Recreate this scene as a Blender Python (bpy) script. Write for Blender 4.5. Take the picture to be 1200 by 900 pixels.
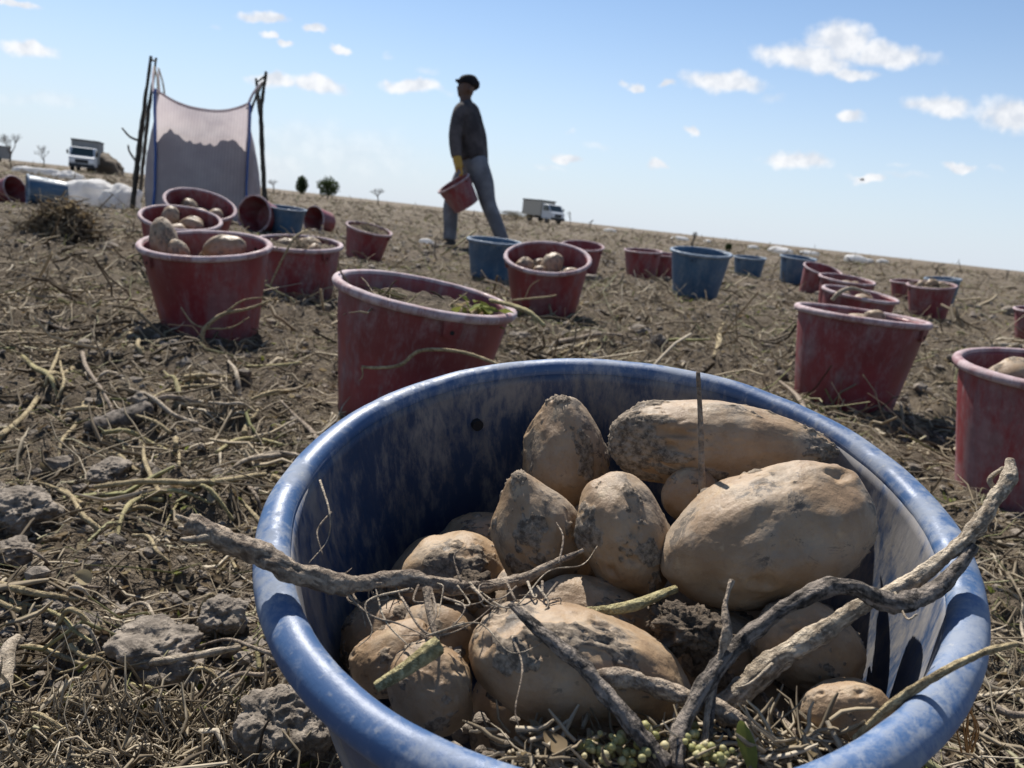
import bpy, bmesh, math, random
import numpy as np
from mathutils import Vector, Matrix

for o in list(bpy.data.objects): bpy.data.objects.remove(o)
scene = bpy.context.scene
C = scene.collection
R_ = math.radians

# ------------------------------------------------------------------ camera
F_PX = 900.0                       # focal length in pixels of the 1200 x 900 photograph
ROLL = R_(6.3)
PITCH = math.atan(198 * math.cos(ROLL) / F_PX)
CAM = np.array([0.0, 0.0, 0.445])
FW = np.array([0, math.cos(PITCH), -math.sin(PITCH)])
U0 = np.array([0, math.sin(PITCH), math.cos(PITCH)])
X0 = np.array([1.0, 0, 0])
RC = math.cos(ROLL) * X0 + math.sin(ROLL) * U0
UC = -math.sin(ROLL) * X0 + math.cos(ROLL) * U0
cd = bpy.data.cameras.new('camera'); cam = bpy.data.objects.new('camera', cd); C.objects.link(cam)
m = Matrix.Identity(4)
for i in range(3):
    m[i][0] = RC[i]; m[i][1] = UC[i]; m[i][2] = -FW[i]; m[i][3] = CAM[i]
cam.matrix_world = m
cd.sensor_width = 36; cd.lens = 36 * F_PX / 1200; cd.clip_start = 0.02; cd.clip_end = 20000
cd.dof.use_dof = True; cd.dof.focus_distance = 0.46; cd.dof.aperture_fstop = 16.0
scene.camera = cam

# ------------------------------------------------------------------ light
SUN_AZ, SUN_EL = R_(-20), R_(50)
SUN_DIR = Vector((math.sin(SUN_AZ) * math.cos(SUN_EL), math.cos(SUN_AZ) * math.cos(SUN_EL), math.sin(SUN_EL)))
sl = bpy.data.lights.new('sun', 'SUN'); sl.energy = 5.0; sl.angle = R_(0.53); sl.color = (1, 0.955, 0.88)
so = bpy.data.objects.new('sun', sl); C.objects.link(so)
so.rotation_euler = SUN_DIR.to_track_quat('Z', 'Y').to_euler(); so.location = (0, 0, 30)
vs = scene.view_settings
vs.view_transform = 'Standard'; vs.look = 'None'; vs.exposure = 0.70; vs.gamma = 1; vs.use_curve_mapping = False

def ray(u, v):
    return FW + RC * ((u - 600) / F_PX) + UC * ((450 - v) / F_PX)
def P(u, v, d):
    return CAM + ray(u, v) * d
def gno(u, v):
    r = ray(u, v); return r[0] / r[1], r[2] / r[1]

world = bpy.data.worlds.new('World'); scene.world = world; world.use_nodes = True
SKY_STRENGTH = 0.077
def build_world():
    nt = world.node_tree; nt.nodes.clear(); L = nt.links.new
    def nd(t, **k):
        n = nt.nodes.new(t)
        for a, b in k.items(): setattr(n, a, b)
        return n
    def math_(op, a, b=None, clamp=False):
        n = nd('ShaderNodeMath', operation=op, use_clamp=clamp)
        for i, x in enumerate((a, b)):
            if x is None: continue
            if hasattr(x, 'links'): L(x, n.inputs[i])
            else: n.inputs[i].default_value = x
        return n.outputs[0]
    out = nd('ShaderNodeOutputWorld'); bg = nd('ShaderNodeBackground'); L(bg.outputs[0], out.inputs[0])
    bg.inputs[1].default_value = SKY_STRENGTH
    sky = nd('ShaderNodeTexSky', sky_type='NISHITA'); sky.sun_disc = False
    sky.sun_elevation = SUN_EL; sky.sun_rotation = SUN_AZ; sky.air_density = 1.0; sky.dust_density = 0.1; sky.ozone_density = 2.0
    sky.altitude = 800
    tc = nd('ShaderNodeTexCoord')
    sep = nd('ShaderNodeSeparateXYZ'); L(tc.outputs['Generated'], sep.inputs[0])
    y = math_('MAXIMUM', sep.outputs[1], 0.05)
    X = math_('DIVIDE', sep.outputs[0], y); Z = math_('DIVIDE', sep.outputs[2], y)
    comb = nd('ShaderNodeCombineXYZ'); L(X, comb.inputs[0]); L(Z, comb.inputs[1])
    # warp for ragged cumulus edges
    nz = nd('ShaderNodeTexNoise'); nz.inputs['Scale'].default_value = 22; nz.inputs['Detail'].default_value = 3; nz.inputs['Roughness'].default_value = 0.5
    L(comb.outputs[0], nz.inputs['Vector'])
    wsub = nd('ShaderNodeVectorMath', operation='SUBTRACT'); L(nz.outputs['Color'], wsub.inputs[0]); wsub.inputs[1].default_value = (.5, .5, .5)
    wmul = nd('ShaderNodeVectorMath', operation='MULTIPLY'); L(wsub.outputs[0], wmul.inputs[0]); wmul.inputs[1].default_value = (.055, .034, 0)
    warp = nd('ShaderNodeVectorMath', operation='ADD'); L(comb.outputs[0], warp.inputs[0]); L(wmul.outputs[0], warp.inputs[1])
    def blobs(lst):
        cur = None; vpos = None
        for (u, v, a, b) in lst:
            cx, cz = gno(u, v); x1, _ = gno(u + a, v); _, z1 = gno(u, v - b)
            sx, sz = 1 / abs(x1 - cx), 1 / abs(z1 - cz)
            ma = nd('ShaderNodeVectorMath', operation='MULTIPLY_ADD'); L(warp.outputs[0], ma.inputs[0])
            ma.inputs[1].default_value = (sx, sz, 0); ma.inputs[2].default_value = (-cx * sx, -cz * sz, 0)
            ln = nd('ShaderNodeVectorMath', operation='LENGTH'); L(ma.outputs[0], ln.inputs[0])
            cur = ln.outputs['Value'] if cur is None else math_('MINIMUM', cur, ln.outputs['Value'])
        return cur
    crisp = [(32, 57, 36, 11), (20, 8, 24, 5), (315, 20, 26, 7), (333, 48, 15, 5), (313, 39, 11, 4), (375, 35, 14, 6), (398, 55, 12, 6),
             (320, 94, 34, 9), (372, 98, 34, 11), (485, 102, 36, 9), (945, 66, 62, 17), (985, 48, 42, 22), (1045, 64, 58, 15),
             (850, 97, 50, 14), (738, 97, 13, 6), (785, 99, 15, 6), (1105, 123, 46, 14), (1182, 135, 36, 22), (1000, 140, 19, 8),
             (935, 188, 38, 11), (770, 195, 15, 6), (660, 185, 18, 6), (1118, 191, 19, 8), (810, 151, 12, 6), (1018, 209, 22, 6), (995, 83, 30, 9)]
    faint = [(255, 34, 14, 5), (497, 84, 14, 7), (668, 153, 9, 5), (900, 117, 18, 6), (1165, 198, 16, 4), (1047, 191, 14, 4), (460, 60, 10, 4),
             (395, 175, 120, 34), (300, 190, 90, 20), (60, 120, 60, 12), (700, 168, 18, 5), (1055, 205, 30, 5), (640, 195, 20, 5)]
    fb = nd('ShaderNodeTexNoise'); fb.inputs['Scale'].default_value = 48; fb.inputs['Detail'].default_value = 3
    L(comb.outputs[0], fb.inputs['Vector'])
    def soft(d, lo, hi):
        r = nd('ShaderNodeMapRange', interpolation_type='SMOOTHSTEP')
        r.inputs['From Min'].default_value = lo; r.inputs['From Max'].default_value = hi
        L(d, r.inputs['Value']); return r.outputs[0]
    fbo = math_('MULTIPLY', math_('SUBTRACT', fb.outputs[0], 0.5), 0.7)
    dc = math_('ADD', math_('SUBTRACT', 1.25, blobs(crisp)), fbo)
    a1 = math_('MULTIPLY', soft(dc, 0.02, 0.75), 0.92)
    df = math_('ADD', math_('SUBTRACT', 1.2, blobs(faint)), fbo)
    a2 = math_('MULTIPLY', soft(df, 0.0, 1.1), 0.28)
    # the same fair-weather cumulus carries on over the rest of the sky
    g = nd('ShaderNodeTexNoise'); g.inputs['Scale'].default_value = 7.0; g.inputs['Detail'].default_value = 7
    gm = nd('ShaderNodeMapping'); L(tc.outputs['Generated'], gm.inputs[0]); gm.inputs['Scale'].default_value = (1, 1, 2.2); L(gm.outputs[0], g.inputs['Vector'])
    ga = math_('MULTIPLY', soft(g.outputs[0], 0.60, 0.72), 0.8)
    front = math_('MULTIPLY', soft(sep.outputs[1], 0.45, 0.6), soft(sep.outputs[2], 0.55, 0.4))
    upper = soft(sep.outputs[2], 0.03, 0.15)
    ga = math_('MULTIPLY', math_('MULTIPLY', ga, math_('SUBTRACT', 1.0, front)), upper)
    a1 = math_('MULTIPLY', a1, front); a2 = math_('MULTIPLY', a2, front)
    alpha = math_('MAXIMUM', math_('MAXIMUM', a1, a2), ga)
    # thin parts white, thick bases slightly grey
    ramp = nd('ShaderNodeMix', data_type='RGBA'); L(soft(fb.outputs[0], 0.3, 0.7), ramp.inputs[0])
    k = 1 / SKY_STRENGTH
    ramp.inputs[6].default_value = (0.45 * k, 0.475 * k, 0.52 * k, 1); ramp.inputs[7].default_value = (0.62 * k, 0.622 * k, 0.63 * k, 1)
    # pale summer haze low over the horizon, all round
    hz = nd('ShaderNodeMix', data_type='RGBA'); hr = nd('ShaderNodeMapRange', interpolation_type='SMOOTHERSTEP'); L(sep.outputs[2], hr.inputs['Value'])
    hr.inputs['From Min'].default_value = -.12; hr.inputs['From Max'].default_value = .34; hr.inputs['To Min'].default_value = 1.0; hr.inputs['To Max'].default_value = .0
    L(hr.outputs[0], hz.inputs[0]); L(sky.outputs[0], hz.inputs[6]); hz.inputs[7].default_value = (.40 * k, .455 * k, .535 * k, 1)
    mx = nd('ShaderNodeMix', data_type='RGBA'); L(alpha, mx.inputs[0]); L(hz.outputs[2], mx.inputs[6]); L(ramp.outputs[2], mx.inputs[7])
    L(mx.outputs[2], bg.inputs[0])
build_world()
scene.render.engine = 'CYCLES'
cy = scene.cycles
cy.max_bounces = 6; cy.diffuse_bounces = 3; cy.glossy_bounces = 2; cy.transmission_bounces = 3; cy.transparent_max_bounces = 4
cy.caustics_reflective = False; cy.caustics_refractive = False
world.cycles.sampling_method = 'MANUAL'; world.cycles.sample_map_resolution = 512

# ------------------------------------------------------------------ helpers
def hash3(ix, iy, iz, seed):
    h = (ix.astype(np.int64) * 374761393 + iy.astype(np.int64) * 668265263 + iz.astype(np.int64) * 2147483647 + seed * 974634777) & 0xffffffff
    h = ((h ^ (h >> 13)) * 1274126177) & 0xffffffff
    h = ((h ^ (h >> 15)) * 2246822519) & 0xffffffff
    return ((h ^ (h >> 16)) & 0xffff) / 65535.0
def vnoise(p, seed=0):
    """smooth value noise in -1..1 at points p (n,3)"""
    i = np.floor(p); f = p - i; f = f * f * f * (f * (f * 6 - 15) + 10)
    ix, iy, iz = i[:, 0], i[:, 1], i[:, 2]
    r = 0
    for a in (0, 1):
        wa = f[:, 0] if a else 1 - f[:, 0]
        for b in (0, 1):
            wb = f[:, 1] if b else 1 - f[:, 1]
            for c in (0, 1):
                wc = f[:, 2] if c else 1 - f[:, 2]
                r = r + wa * wb * wc * hash3(ix + a, iy + b, iz + c, seed)
    return r * 2 - 1
def fbm(p, oct=4, seed=0, gain=0.5):
    s = 0; a = 1
    for k in range(oct):
        s = s + a * vnoise(p * (2.03 ** k) + 17.3 * k, seed + k); a *= gain
    return s
def smooth(e0, e1, x):
    t = np.clip((x - e0) / (e1 - e0), 0, 1); return t * t * (3 - 2 * t)

def tag(o, label=None, cat=None, group=None, kind=None):
    if label: o['label'] = label
    if cat: o['category'] = cat
    if group: o['group'] = group
    if kind: o['kind'] = kind
    return o
def empty(name, loc=(0, 0, 0), parent=None):
    o = bpy.data.objects.new(name, None); C.objects.link(o); o.location = loc; o.empty_display_size = 0.05
    if parent: o.parent = parent
    return o
def mesh_np(name, verts, faces, smooth_=True):
    """faces: (n,k) int array with one k, or list of such arrays"""
    me = bpy.data.meshes.new(name)
    fl = faces if isinstance(faces, list) else [faces]
    verts = np.asarray(verts, np.float32)
    me.vertices.add(len(verts)); me.vertices.foreach_set('co', verts.ravel())
    tot = sum(f.size for f in fl); me.loops.add(tot)
    me.loops.foreach_set('vertex_index', np.concatenate([f.ravel() for f in fl]).astype(np.int32))
    np_ = sum(len(f) for f in fl); me.polygons.add(np_)
    cnt = np.concatenate([np.full(len(f), f.shape[1]) for f in fl])
    st = np.concatenate([[0], np.cumsum(cnt)[:-1]])
    me.polygons.foreach_set('loop_start', st.astype(np.int32))
    me.polygons.foreach_set('use_smooth', np.full(np_, smooth_))
    me.update(calc_edges=True); me.validate()
    return me
def set_attr(me, name, vals):
    a = me.attributes.new(name, 'FLOAT', 'POINT'); a.data.foreach_set('value', np.asarray(vals, np.float32))
def link(name, me, mat, parent=None, mw=None):
    o = bpy.data.objects.new(name, me); C.objects.link(o)
    if mat and not me.materials: me.materials.append(mat)
    if parent: o.parent = parent
    if mw is not None: o.matrix_local = mw
    return o
class MB:
    def __init__(s): s.v = []; s.f = []; s.n = 0
    def add(s, v, f):
        v = np.asarray(v, float)
        for face in f: s.f.append(tuple(int(i) + s.n for i in face))
        s.v.append(v); s.n += len(v); return s
    def mesh(s, name, sm=True):
        me = bpy.data.meshes.new(name); me.from_pydata(np.concatenate(s.v).tolist(), [], s.f); me.update()
        if sm: me.polygons.foreach_set('use_smooth', [True] * len(me.polygons))
        return me
    def build(s, name, mat, parent=None, sm=True, bevel=0):
        me = s.mesh(name, sm)
        if bevel:
            bm = bmesh.new(); bm.from_mesh(me)
            bmesh.ops.bevel(bm, geom=list(bm.edges), offset=bevel, segments=2, affect='EDGES', profile=0.5)
            bm.to_mesh(me); bm.free()
        return link(name, me, mat, parent)
    def box(s, x0, x1, y0, y1, z0, z1):
        return s.add([(x0, y0, z0), (x1, y0, z0), (x1, y1, z0), (x0, y1, z0), (x0, y0, z1), (x1, y0, z1), (x1, y1, z1), (x0, y1, z1)],
                     [(0, 3, 2, 1), (4, 5, 6, 7), (0, 1, 5, 4), (1, 2, 6, 5), (2, 3, 7, 6), (3, 0, 4, 7)])
def catmull(pts, n):
    pts = np.asarray(pts, float); k = len(pts)
    if k < 3:
        t = np.linspace(0, 1, n)[:, None]; return pts[0] * (1 - t) + pts[-1] * t
    q = np.vstack([2 * pts[0] - pts[1], pts, 2 * pts[-1] - pts[-2]])
    ts = np.linspace(0, k - 1 - 1e-6, n); i = ts.astype(int); t = (ts - i)[:, None]
    a, b, c, d = q[i], q[i + 1], q[i + 2], q[i + 3]
    return 0.5 * (2 * b + (c - a) * t + (2 * a - 5 * b + 4 * c - d) * t ** 2 + (3 * b - a - 3 * c + d) * t ** 3)
def tube(pts, rad, n=None, sides=8, rough=0.0, seed=0, flat=1.0, fscale=120, fibre=0):
    """swept tube through pts with radius list rad (interpolated)"""
    n = n or max(6, len(pts) * 5)
    c = catmull(pts, n); r = np.interp(np.linspace(0, 1, n), np.linspace(0, 1, len(np.atleast_1d(rad))), np.atleast_1d(rad))
    tg = np.gradient(c, axis=0); tg /= np.linalg.norm(tg, axis=1)[:, None] + 1e-12
    nx = np.cross(tg[0], [0.3, 0.2, 0.93]); nx /= np.linalg.norm(nx) + 1e-12
    V = []
    for i in range(n):
        nx = nx - tg[i] * (nx @ tg[i]); nx /= np.linalg.norm(nx) + 1e-12
        ny = np.cross(tg[i], nx)
        a = np.arange(sides) / sides * 2 * math.pi
        V.append(c[i] + r[i] * (np.cos(a)[:, None] * nx + flat * np.sin(a)[:, None] * ny))
    V = np.array(V)
    if rough:
        q = V.reshape(-1, 3); cc = np.repeat(c, sides, 0)
        k = 1 + rough * fbm(q * fscale + seed * 7.7, 3, seed)
        if fibre:      # ridges that run along the stem, twisting slowly
            sl = np.repeat(np.concatenate([[0], np.cumsum(np.linalg.norm(np.diff(c, axis=0), axis=1))]), sides)
            an = np.tile(np.arange(sides) / sides * 2 * math.pi, n) + sl * 9
            k += fibre * (fbm(np.stack([np.cos(an) * 2.6, np.sin(an) * 2.6, sl * 55 + seed], -1), 3, seed + 5) + .5 * fbm(np.stack([np.cos(an) * 6, np.sin(an) * 6, sl * 130], -1), 2, seed + 6))
        V = (cc + (q - cc) * k[:, None]).reshape(n, sides, 3)
    F = []
    for i in range(n - 1):
        for j in range(sides):
            k = (j + 1) % sides
            F.append((i * sides + j, i * sides + k, (i + 1) * sides + k, (i + 1) * sides + j))
    F.append(tuple(range(sides))[::-1]); F.append(tuple((n - 1) * sides + j for j in range(sides)))
    return V.reshape(-1, 3), F
def lathe(prof, seg, closed=False):
    prof = np.asarray(prof, float); n = len(prof)
    a = np.arange(seg) / seg * 2 * math.pi
    V = np.stack([np.outer(prof[:, 0], np.cos(a)), np.outer(prof[:, 0], np.sin(a)), np.outer(prof[:, 1], np.ones(seg))], -1).reshape(-1, 3)
    F = []
    for i in range(n if closed else n - 1):
        i2 = (i + 1) % n
        for j in range(seg):
            k = (j + 1) % seg
            F.append((i * seg + j, i * seg + k, i2 * seg + k, i2 * seg + j))
    return V, F
_ico = {}
def ico(sub):
    if sub not in _ico:
        bm = bmesh.new(); bmesh.ops.create_icosphere(bm, subdivisions=sub, radius=1)
        v = np.array([x.co[:] for x in bm.verts]); f = np.array([[x.index for x in q.verts] for q in bm.faces]); bm.free()
        _ico[sub] = (v, f)
    return _ico[sub]

# ------------------------------------------------------------------ materials
class NT:
    def __init__(s, name, rough=0.6, spec=0.5):
        s.m = bpy.data.materials.new(name); s.m.use_nodes = True; s.nt = s.m.node_tree
        s.b = s.nt.nodes['Principled BSDF']; s.b.inputs['Roughness'].default_value = rough
        s.b.inputs['Specular IOR Level'].default_value = spec; s.tc = None
    def n(s, t, **k):
        x = s.nt.nodes.new(t)
        for a, b in k.items(): setattr(x, a, b)
        return x
    def put(s, sock, val):
        if hasattr(val, 'links'): s.nt.links.new(val, sock)
        elif isinstance(val, tuple) and len(val) == 3 and sock.type == 'RGBA': sock.default_value = (*val, 1)
        else: sock.default_value = val
    def coord(s, scale=(1, 1, 1), kind='Object'):
        if s.tc is None: s.tc = s.n('ShaderNodeTexCoord')
        mp = s.n('ShaderNodeMapping'); s.put(mp.inputs[0], s.tc.outputs[kind]); mp.inputs['Scale'].default_value = scale
        return mp.outputs[0]
    def noise(s, scale, detail=4, rough=0.55, vec=None, dist=0):
        x = s.n('ShaderNodeTexNoise'); x.inputs['Scale'].default_value = scale; x.inputs['Detail'].default_value = detail
        x.inputs['Roughness'].default_value = rough; x.inputs['Distortion'].default_value = dist
        s.put(x.inputs['Vector'], vec if vec is not None else s.coord()); return x.outputs[0]
    def rng(s, v, a, b, c=0.0, d=1.0):
        x = s.n('ShaderNodeMapRange', interpolation_type='SMOOTHSTEP'); s.put(x.inputs['Value'], v)
        for k, q in zip(('From Min', 'From Max', 'To Min', 'To Max'), (a, b, c, d)): x.inputs[k].default_value = q
        return x.outputs[0]
    def mix(s, f, a, b):
        x = s.n('ShaderNodeMix', data_type='RGBA'); s.put(x.inputs[0], f); s.put(x.inputs[6], a); s.put(x.inputs[7], b); return x.outputs[2]
    def ma(s, op, a, b):
        x = s.n('ShaderNodeMath', operation=op); s.put(x.inputs[0], a); s.put(x.inputs[1], b); return x.outputs[0]
    def attr(s, name):
        x = s.n('ShaderNodeAttribute'); x.attribute_name = name; return x.outputs['Fac']
    def rand(s):
        return s.n('ShaderNodeObjectInfo').outputs['Random']
    def ramp(s, f, stops):
        x = s.n('ShaderNodeValToRGB'); s.put(x.inputs[0], f); e = x.color_ramp.elements
        while len(e) < len(stops): e.new(0.5)
        for q, (p, c) in zip(e, stops): q.position = p; q.color = (*c, 1)
        return x.outputs[0]
    def bump(s, h, strength=0.3, dist=0.01):
        x = s.n('ShaderNodeBump'); s.put(x.inputs['Height'], h); x.inputs['Strength'].default_value = strength; x.inputs['Distance'].default_value = dist
        s.put(s.b.inputs['Normal'], x.outputs[0]); return s
    def col(s, c): s.put(s.b.inputs['Base Color'], c); return s
    def ro(s, r): s.put(s.b.inputs['Roughness'], r); return s

def plain(name, c, rough=0.6, spec=0.5, var=0.25, scale=20):
    t = NT(name, rough, spec); c2 = tuple(x * (1 - var) for x in c)
    t.col(t.mix(t.noise(scale), c2, c)); return t.m

def mat_ground():
    t = NT('field_soil', 0.95, 0.15); w = t.coord()
    big = t.noise(0.35, 4, vec=w); mid = t.noise(6, 5, vec=w); fine = t.noise(60, 6, 0.65, vec=w)
    c = t.mix(t.rng(fine, .3, .7), (.056, .043, .032), (.16, .127, .094))
    c = t.mix(t.rng(mid, .38, .62), c, t.mix(fine, (.084, .065, .046), (.215, .172, .126)))
    # dry vine litter that is too fine to model, yellowish and olive patches
    st = t.noise(18, 6, .7, vec=t.coord((1, 2.2, 1)), dist=1.5)
    c = t.mix(t.rng(st, .54, .68, 0, .6), c, (.20, .155, .095))
    ol = t.rng(t.noise(1.1, 4, vec=w), .55, .72, 0, .35)
    c = t.mix(ol, c, (.115, .108, .045))
    c = t.mix(t.rng(big, .35, .7, 0, .35), c, (.115, .09, .056))
    t.col(c)
    bm = t.ma('ADD', fine, t.ma('MULTIPLY', t.noise(240, 3, vec=w), .4))
    t.bump(bm, .9, .02); return t.m
def mat_plastic(name, base, deep, dust, amount, scuff=.3, sharp=0):
    t = NT(name, 0.42, 0.4)
    o = t.coord(); r = t.rand()
    big = t.noise(4.5, 4, .6, vec=t.coord((1, 1, .6)), dist=.5)
    streak = t.noise(16, 9, .72, vec=t.coord((1, 1, .38)), dist=.4)
    grain = t.noise(120, 5, .7, vec=t.coord((1, 1, .45)))
    scr = t.noise(210, 3, .6, vec=t.coord((1, 1, .10)))
    c = t.mix(t.rng(t.noise(3, 3, vec=o), .35, .65), deep, base)
    # film of dust, thicker in patches, with rubbed streaks and grainy edges
    f = t.ma('ADD', t.ma('MULTIPLY', streak, .62), t.ma('MULTIPLY', big, .38))
    f = t.ma('ADD', f, t.ma('MULTIPLY', t.ma('SUBTRACT', grain, .5), .28))
    hi = .60 - .10 * amount
    if sharp:
        f = t.ma('ADD', f, t.ma('MULTIPLY', t.ma('SUBTRACT', t.noise(95, 8, .8, vec=t.coord((1, 1, .3)), dist=.5), .5), .42))
        d = t.rng(f, hi - .09, hi + .07, .10, .48 + .25 * amount)
    else:
        d = t.rng(f, hi - .10, hi + .07, .05 + .10 * amount, .55 + .3 * amount)
    d = t.ma('MULTIPLY', d, t.rng(r, 0, 1, .75, 1.15))
    d = t.ma('MINIMUM', t.ma('ADD', d, t.rng(scr, .60, .72, 0, scuff)), .95)
    dc = t.mix(t.rng(t.noise(40, 4, vec=o), .35, .65), tuple(x * .72 for x in dust), dust)
    t.col(t.mix(d, c, dc)); t.ro(t.rng(d, 0, .8, .42, .92))
    t.bump(t.ma('ADD', f, t.ma('MULTIPLY', scr, .3)), .15, .004); return t.m
def mat_potato():
    t = NT('potato_skin', 0.5, 0.35); o = t.coord()
    c = t.mix(t.rng(t.noise(30, 5, vec=o), .35, .68), (.25, .162, .092), (.39, .27, .158))
    c = t.mix(t.rng(t.noise(170, 5, .75, vec=o), .52, .66, 0, .45), c, (.19, .12, .07))     # russet speckle
    c = t.mix(t.rng(t.noise(75, 3, vec=o), .60, .70, 0, .4), c, (.50, .37, .22))
    c = t.mix(t.rng(t.noise(16, 7, .75, vec=o), .43, .60, 0.05, .82), c, (.275, .222, .168))       # dry dust film
    sm = t.rng(t.noise(42, 8, .8, vec=o, dist=.6), .54, .60, 0, .9)
    c = t.mix(t.ma('MULTIPLY', sm, t.rng(t.noise(15, 3, vec=o), .44, .54)), c, (.088, .072, .058))  # dark smears
    d = t.attr('dirt'); soil = t.noise(230, 5, .7, vec=o)
    e = t.ma('ADD', d, t.ma('MULTIPLY', t.ma('SUBTRACT', t.noise(90, 6, .8, vec=o), .5), .9))
    c = t.mix(t.rng(e, .22, .48), c, t.mix(t.rng(soil, .35, .65), (.085, .066, .050), (.28, .225, .168)))
    t.col(c); t.ro(t.rng(t.ma('ADD', e, t.rng(t.noise(16, 7, .75, vec=o), .43, .60, 0, .3)), .1, .5, .50, .95))
    t.bump(t.ma('ADD', t.noise(170, 6, .75, vec=o), t.ma('MULTIPLY', t.rng(e, .2, .5), soil)), .36, .003); return t.m
def mat_stick(name, dark, light, sc=1.0):
    t = NT(name, 0.85, 0.2)
    g = t.noise(90 * sc, 6, .7, vec=t.coord((1, 1, 1)), dist=.8); h = t.noise(400 * sc, 4, .6)
    c = t.mix(t.rng(g, .32, .66), dark, light); c = t.mix(t.rng(h, .55, .75, 0, .5), c, tuple(min(1, x * 1.5) for x in light))
    fa = t.attr('fibre'); c = t.mix(t.rng(fa, .1, .7, 0, .7), c, tuple(min(1, x * 1.35) for x in light)); c = t.mix(t.rng(fa, -.1, -.7, 0, .7), c, dark)
    t.col(c); t.bump(t.ma('ADD', g, t.ma('MULTIPLY', h, .6)), 1.0, .004); return t.m
def mat_tone(name, stops, trans=0.0, rough=.8):
    t = NT(name, rough, 0.25)
    f = t.attr('tone'); c = t.ramp(f, stops)
    c = t.mix(t.rng(t.noise(120, 4, vec=t.coord()), .35, .7, 0, .5), c, t.mix(.5, c, (.05, .04, .03)))
    t.col(c)
    if trans:
        tr = t.n('ShaderNodeBsdfTranslucent'); t.put(tr.inputs[0], c)
        ms = t.n('ShaderNodeMixShader'); ms.inputs[0].default_value = trans
        out = t.nt.nodes['Material Output']
        t.nt.links.new(t.b.outputs[0], ms.inputs[1]); t.nt.links.new(tr.outputs[0], ms.inputs[2]); t.nt.links.new(ms.outputs[0], out.inputs[0])
    return t.m
def mat_cloth(name, a, b, trans=0, weave=0, sc=8):
    t = NT(name, 0.9, 0.15); o = t.coord()
    c = t.mix(t.rng(t.noise(sc, 5, vec=o), .35, .68), a, b)
    if weave:
        wv = t.n('ShaderNodeTexWave', wave_type='BANDS', bands_direction='X'); wv.inputs['Scale'].default_value = weave; wv.inputs['Distortion'].default_value = .3
        t.put(wv.inputs[0], o); c = t.mix(t.ma('MULTIPLY', wv.outputs[1], .35), c, tuple(x * .62 for x in a))
    t.col(c); t.bump(t.noise(sc * 6, 4, vec=o), .3, .01)
    if trans:
        tr = t.n('ShaderNodeBsdfTranslucent'); t.put(tr.inputs[0], c); ms = t.n('ShaderNodeMixShader'); ms.inputs[0].default_value = trans
        out = t.nt.nodes['Material Output']
        t.nt.links.new(t.b.outputs[0], ms.inputs[1]); t.nt.links.new(tr.outputs[0], ms.inputs[2]); t.nt.links.new(ms.outputs[0], out.inputs[0])
    return t.m
M = {}
M['ground'] = mat_ground()
M['blue_body'] = mat_plastic('blue_plastic_dusty', (.012, .052, .140), (.007, .030, .085), (.30, .27, .235), .92, .12, 1)
M['blue_rim'] = mat_plastic('blue_plastic_rim', (.019, .085, .225), (.012, .058, .165), (.40, .41, .42), .55, .3, 1)
M['blue_far'] = mat_plastic('faded_blue_plastic', (.034, .10, .185), (.022, .065, .125), (.23, .26, .28), .4)
M['blue_far_rim'] = mat_plastic('faded_blue_rim', (.05, .12, .21), (.04, .09, .17), (.36, .40, .44), .9)
M['red_body'] = mat_plastic('red_plastic_dusty', (.215, .019, .027), (.125, .011, .017), (.275, .195, .195), .56)
M['red_rim'] = mat_plastic('red_plastic_rim', (.19, .06, .065), (.15, .045, .05), (.50, .41, .42), 1.1, .5)
M['hole'] = plain('painted_hole_shade', (.012, .012, .014), .9)  # near-black colour painted as the shade inside the lug openings
M['potato'] = mat_potato()
M['bark'] = mat_stick('dry_root_bark', (.10, .075, .058), (.36, .29, .22))
M['pale_stick'] = mat_stick('pale_dry_stem', (.16, .125, .09), (.50, .42, .32))
M['dark_stick'] = mat_stick('blackened_stem', (.014, .012, .011), (.22, .185, .155))
M['straw_stick'] = mat_stick('straw_stem', (.16, .12, .07), (.42, .34, .20))
M['green_stem'] = mat_stick('green_stem', (.19, .155, .07), (.40, .35, .19))
M['clod'] = mat_stick('soil_clod', (.095, .078, .062), (.275, .232, .188), .5)
M['lump'] = mat_stick('damp_soil', (.035, .026, .019), (.15, .115, .082), .8)
M['litter'] = mat_tone('dry_litter', [(0, (.06, .046, .034)), (.25, (.19, .148, .10)), (.55, (.40, .33, .23)), (.88, (.62, .54, .42)), (1, (.22, .22, .085))], .3)
M['leaf'] = mat_tone('leaf_litter', [(0, (.06, .04, .025)), (.4, (.22, .16, .09)), (.65, (.40, .33, .20)), (.7, (.16, .17, .04)), (1, (.22, .25, .06))], .35)
M['berry'] = mat_tone('seed_berry', [(0, (.36, .36, .14)), (.5, (.54, .50, .24)), (1, (.70, .62, .38))], .35, .45)
M['orange_fibre'] = plain('orange_fibre', (.50, .22, .06), .8)

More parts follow.
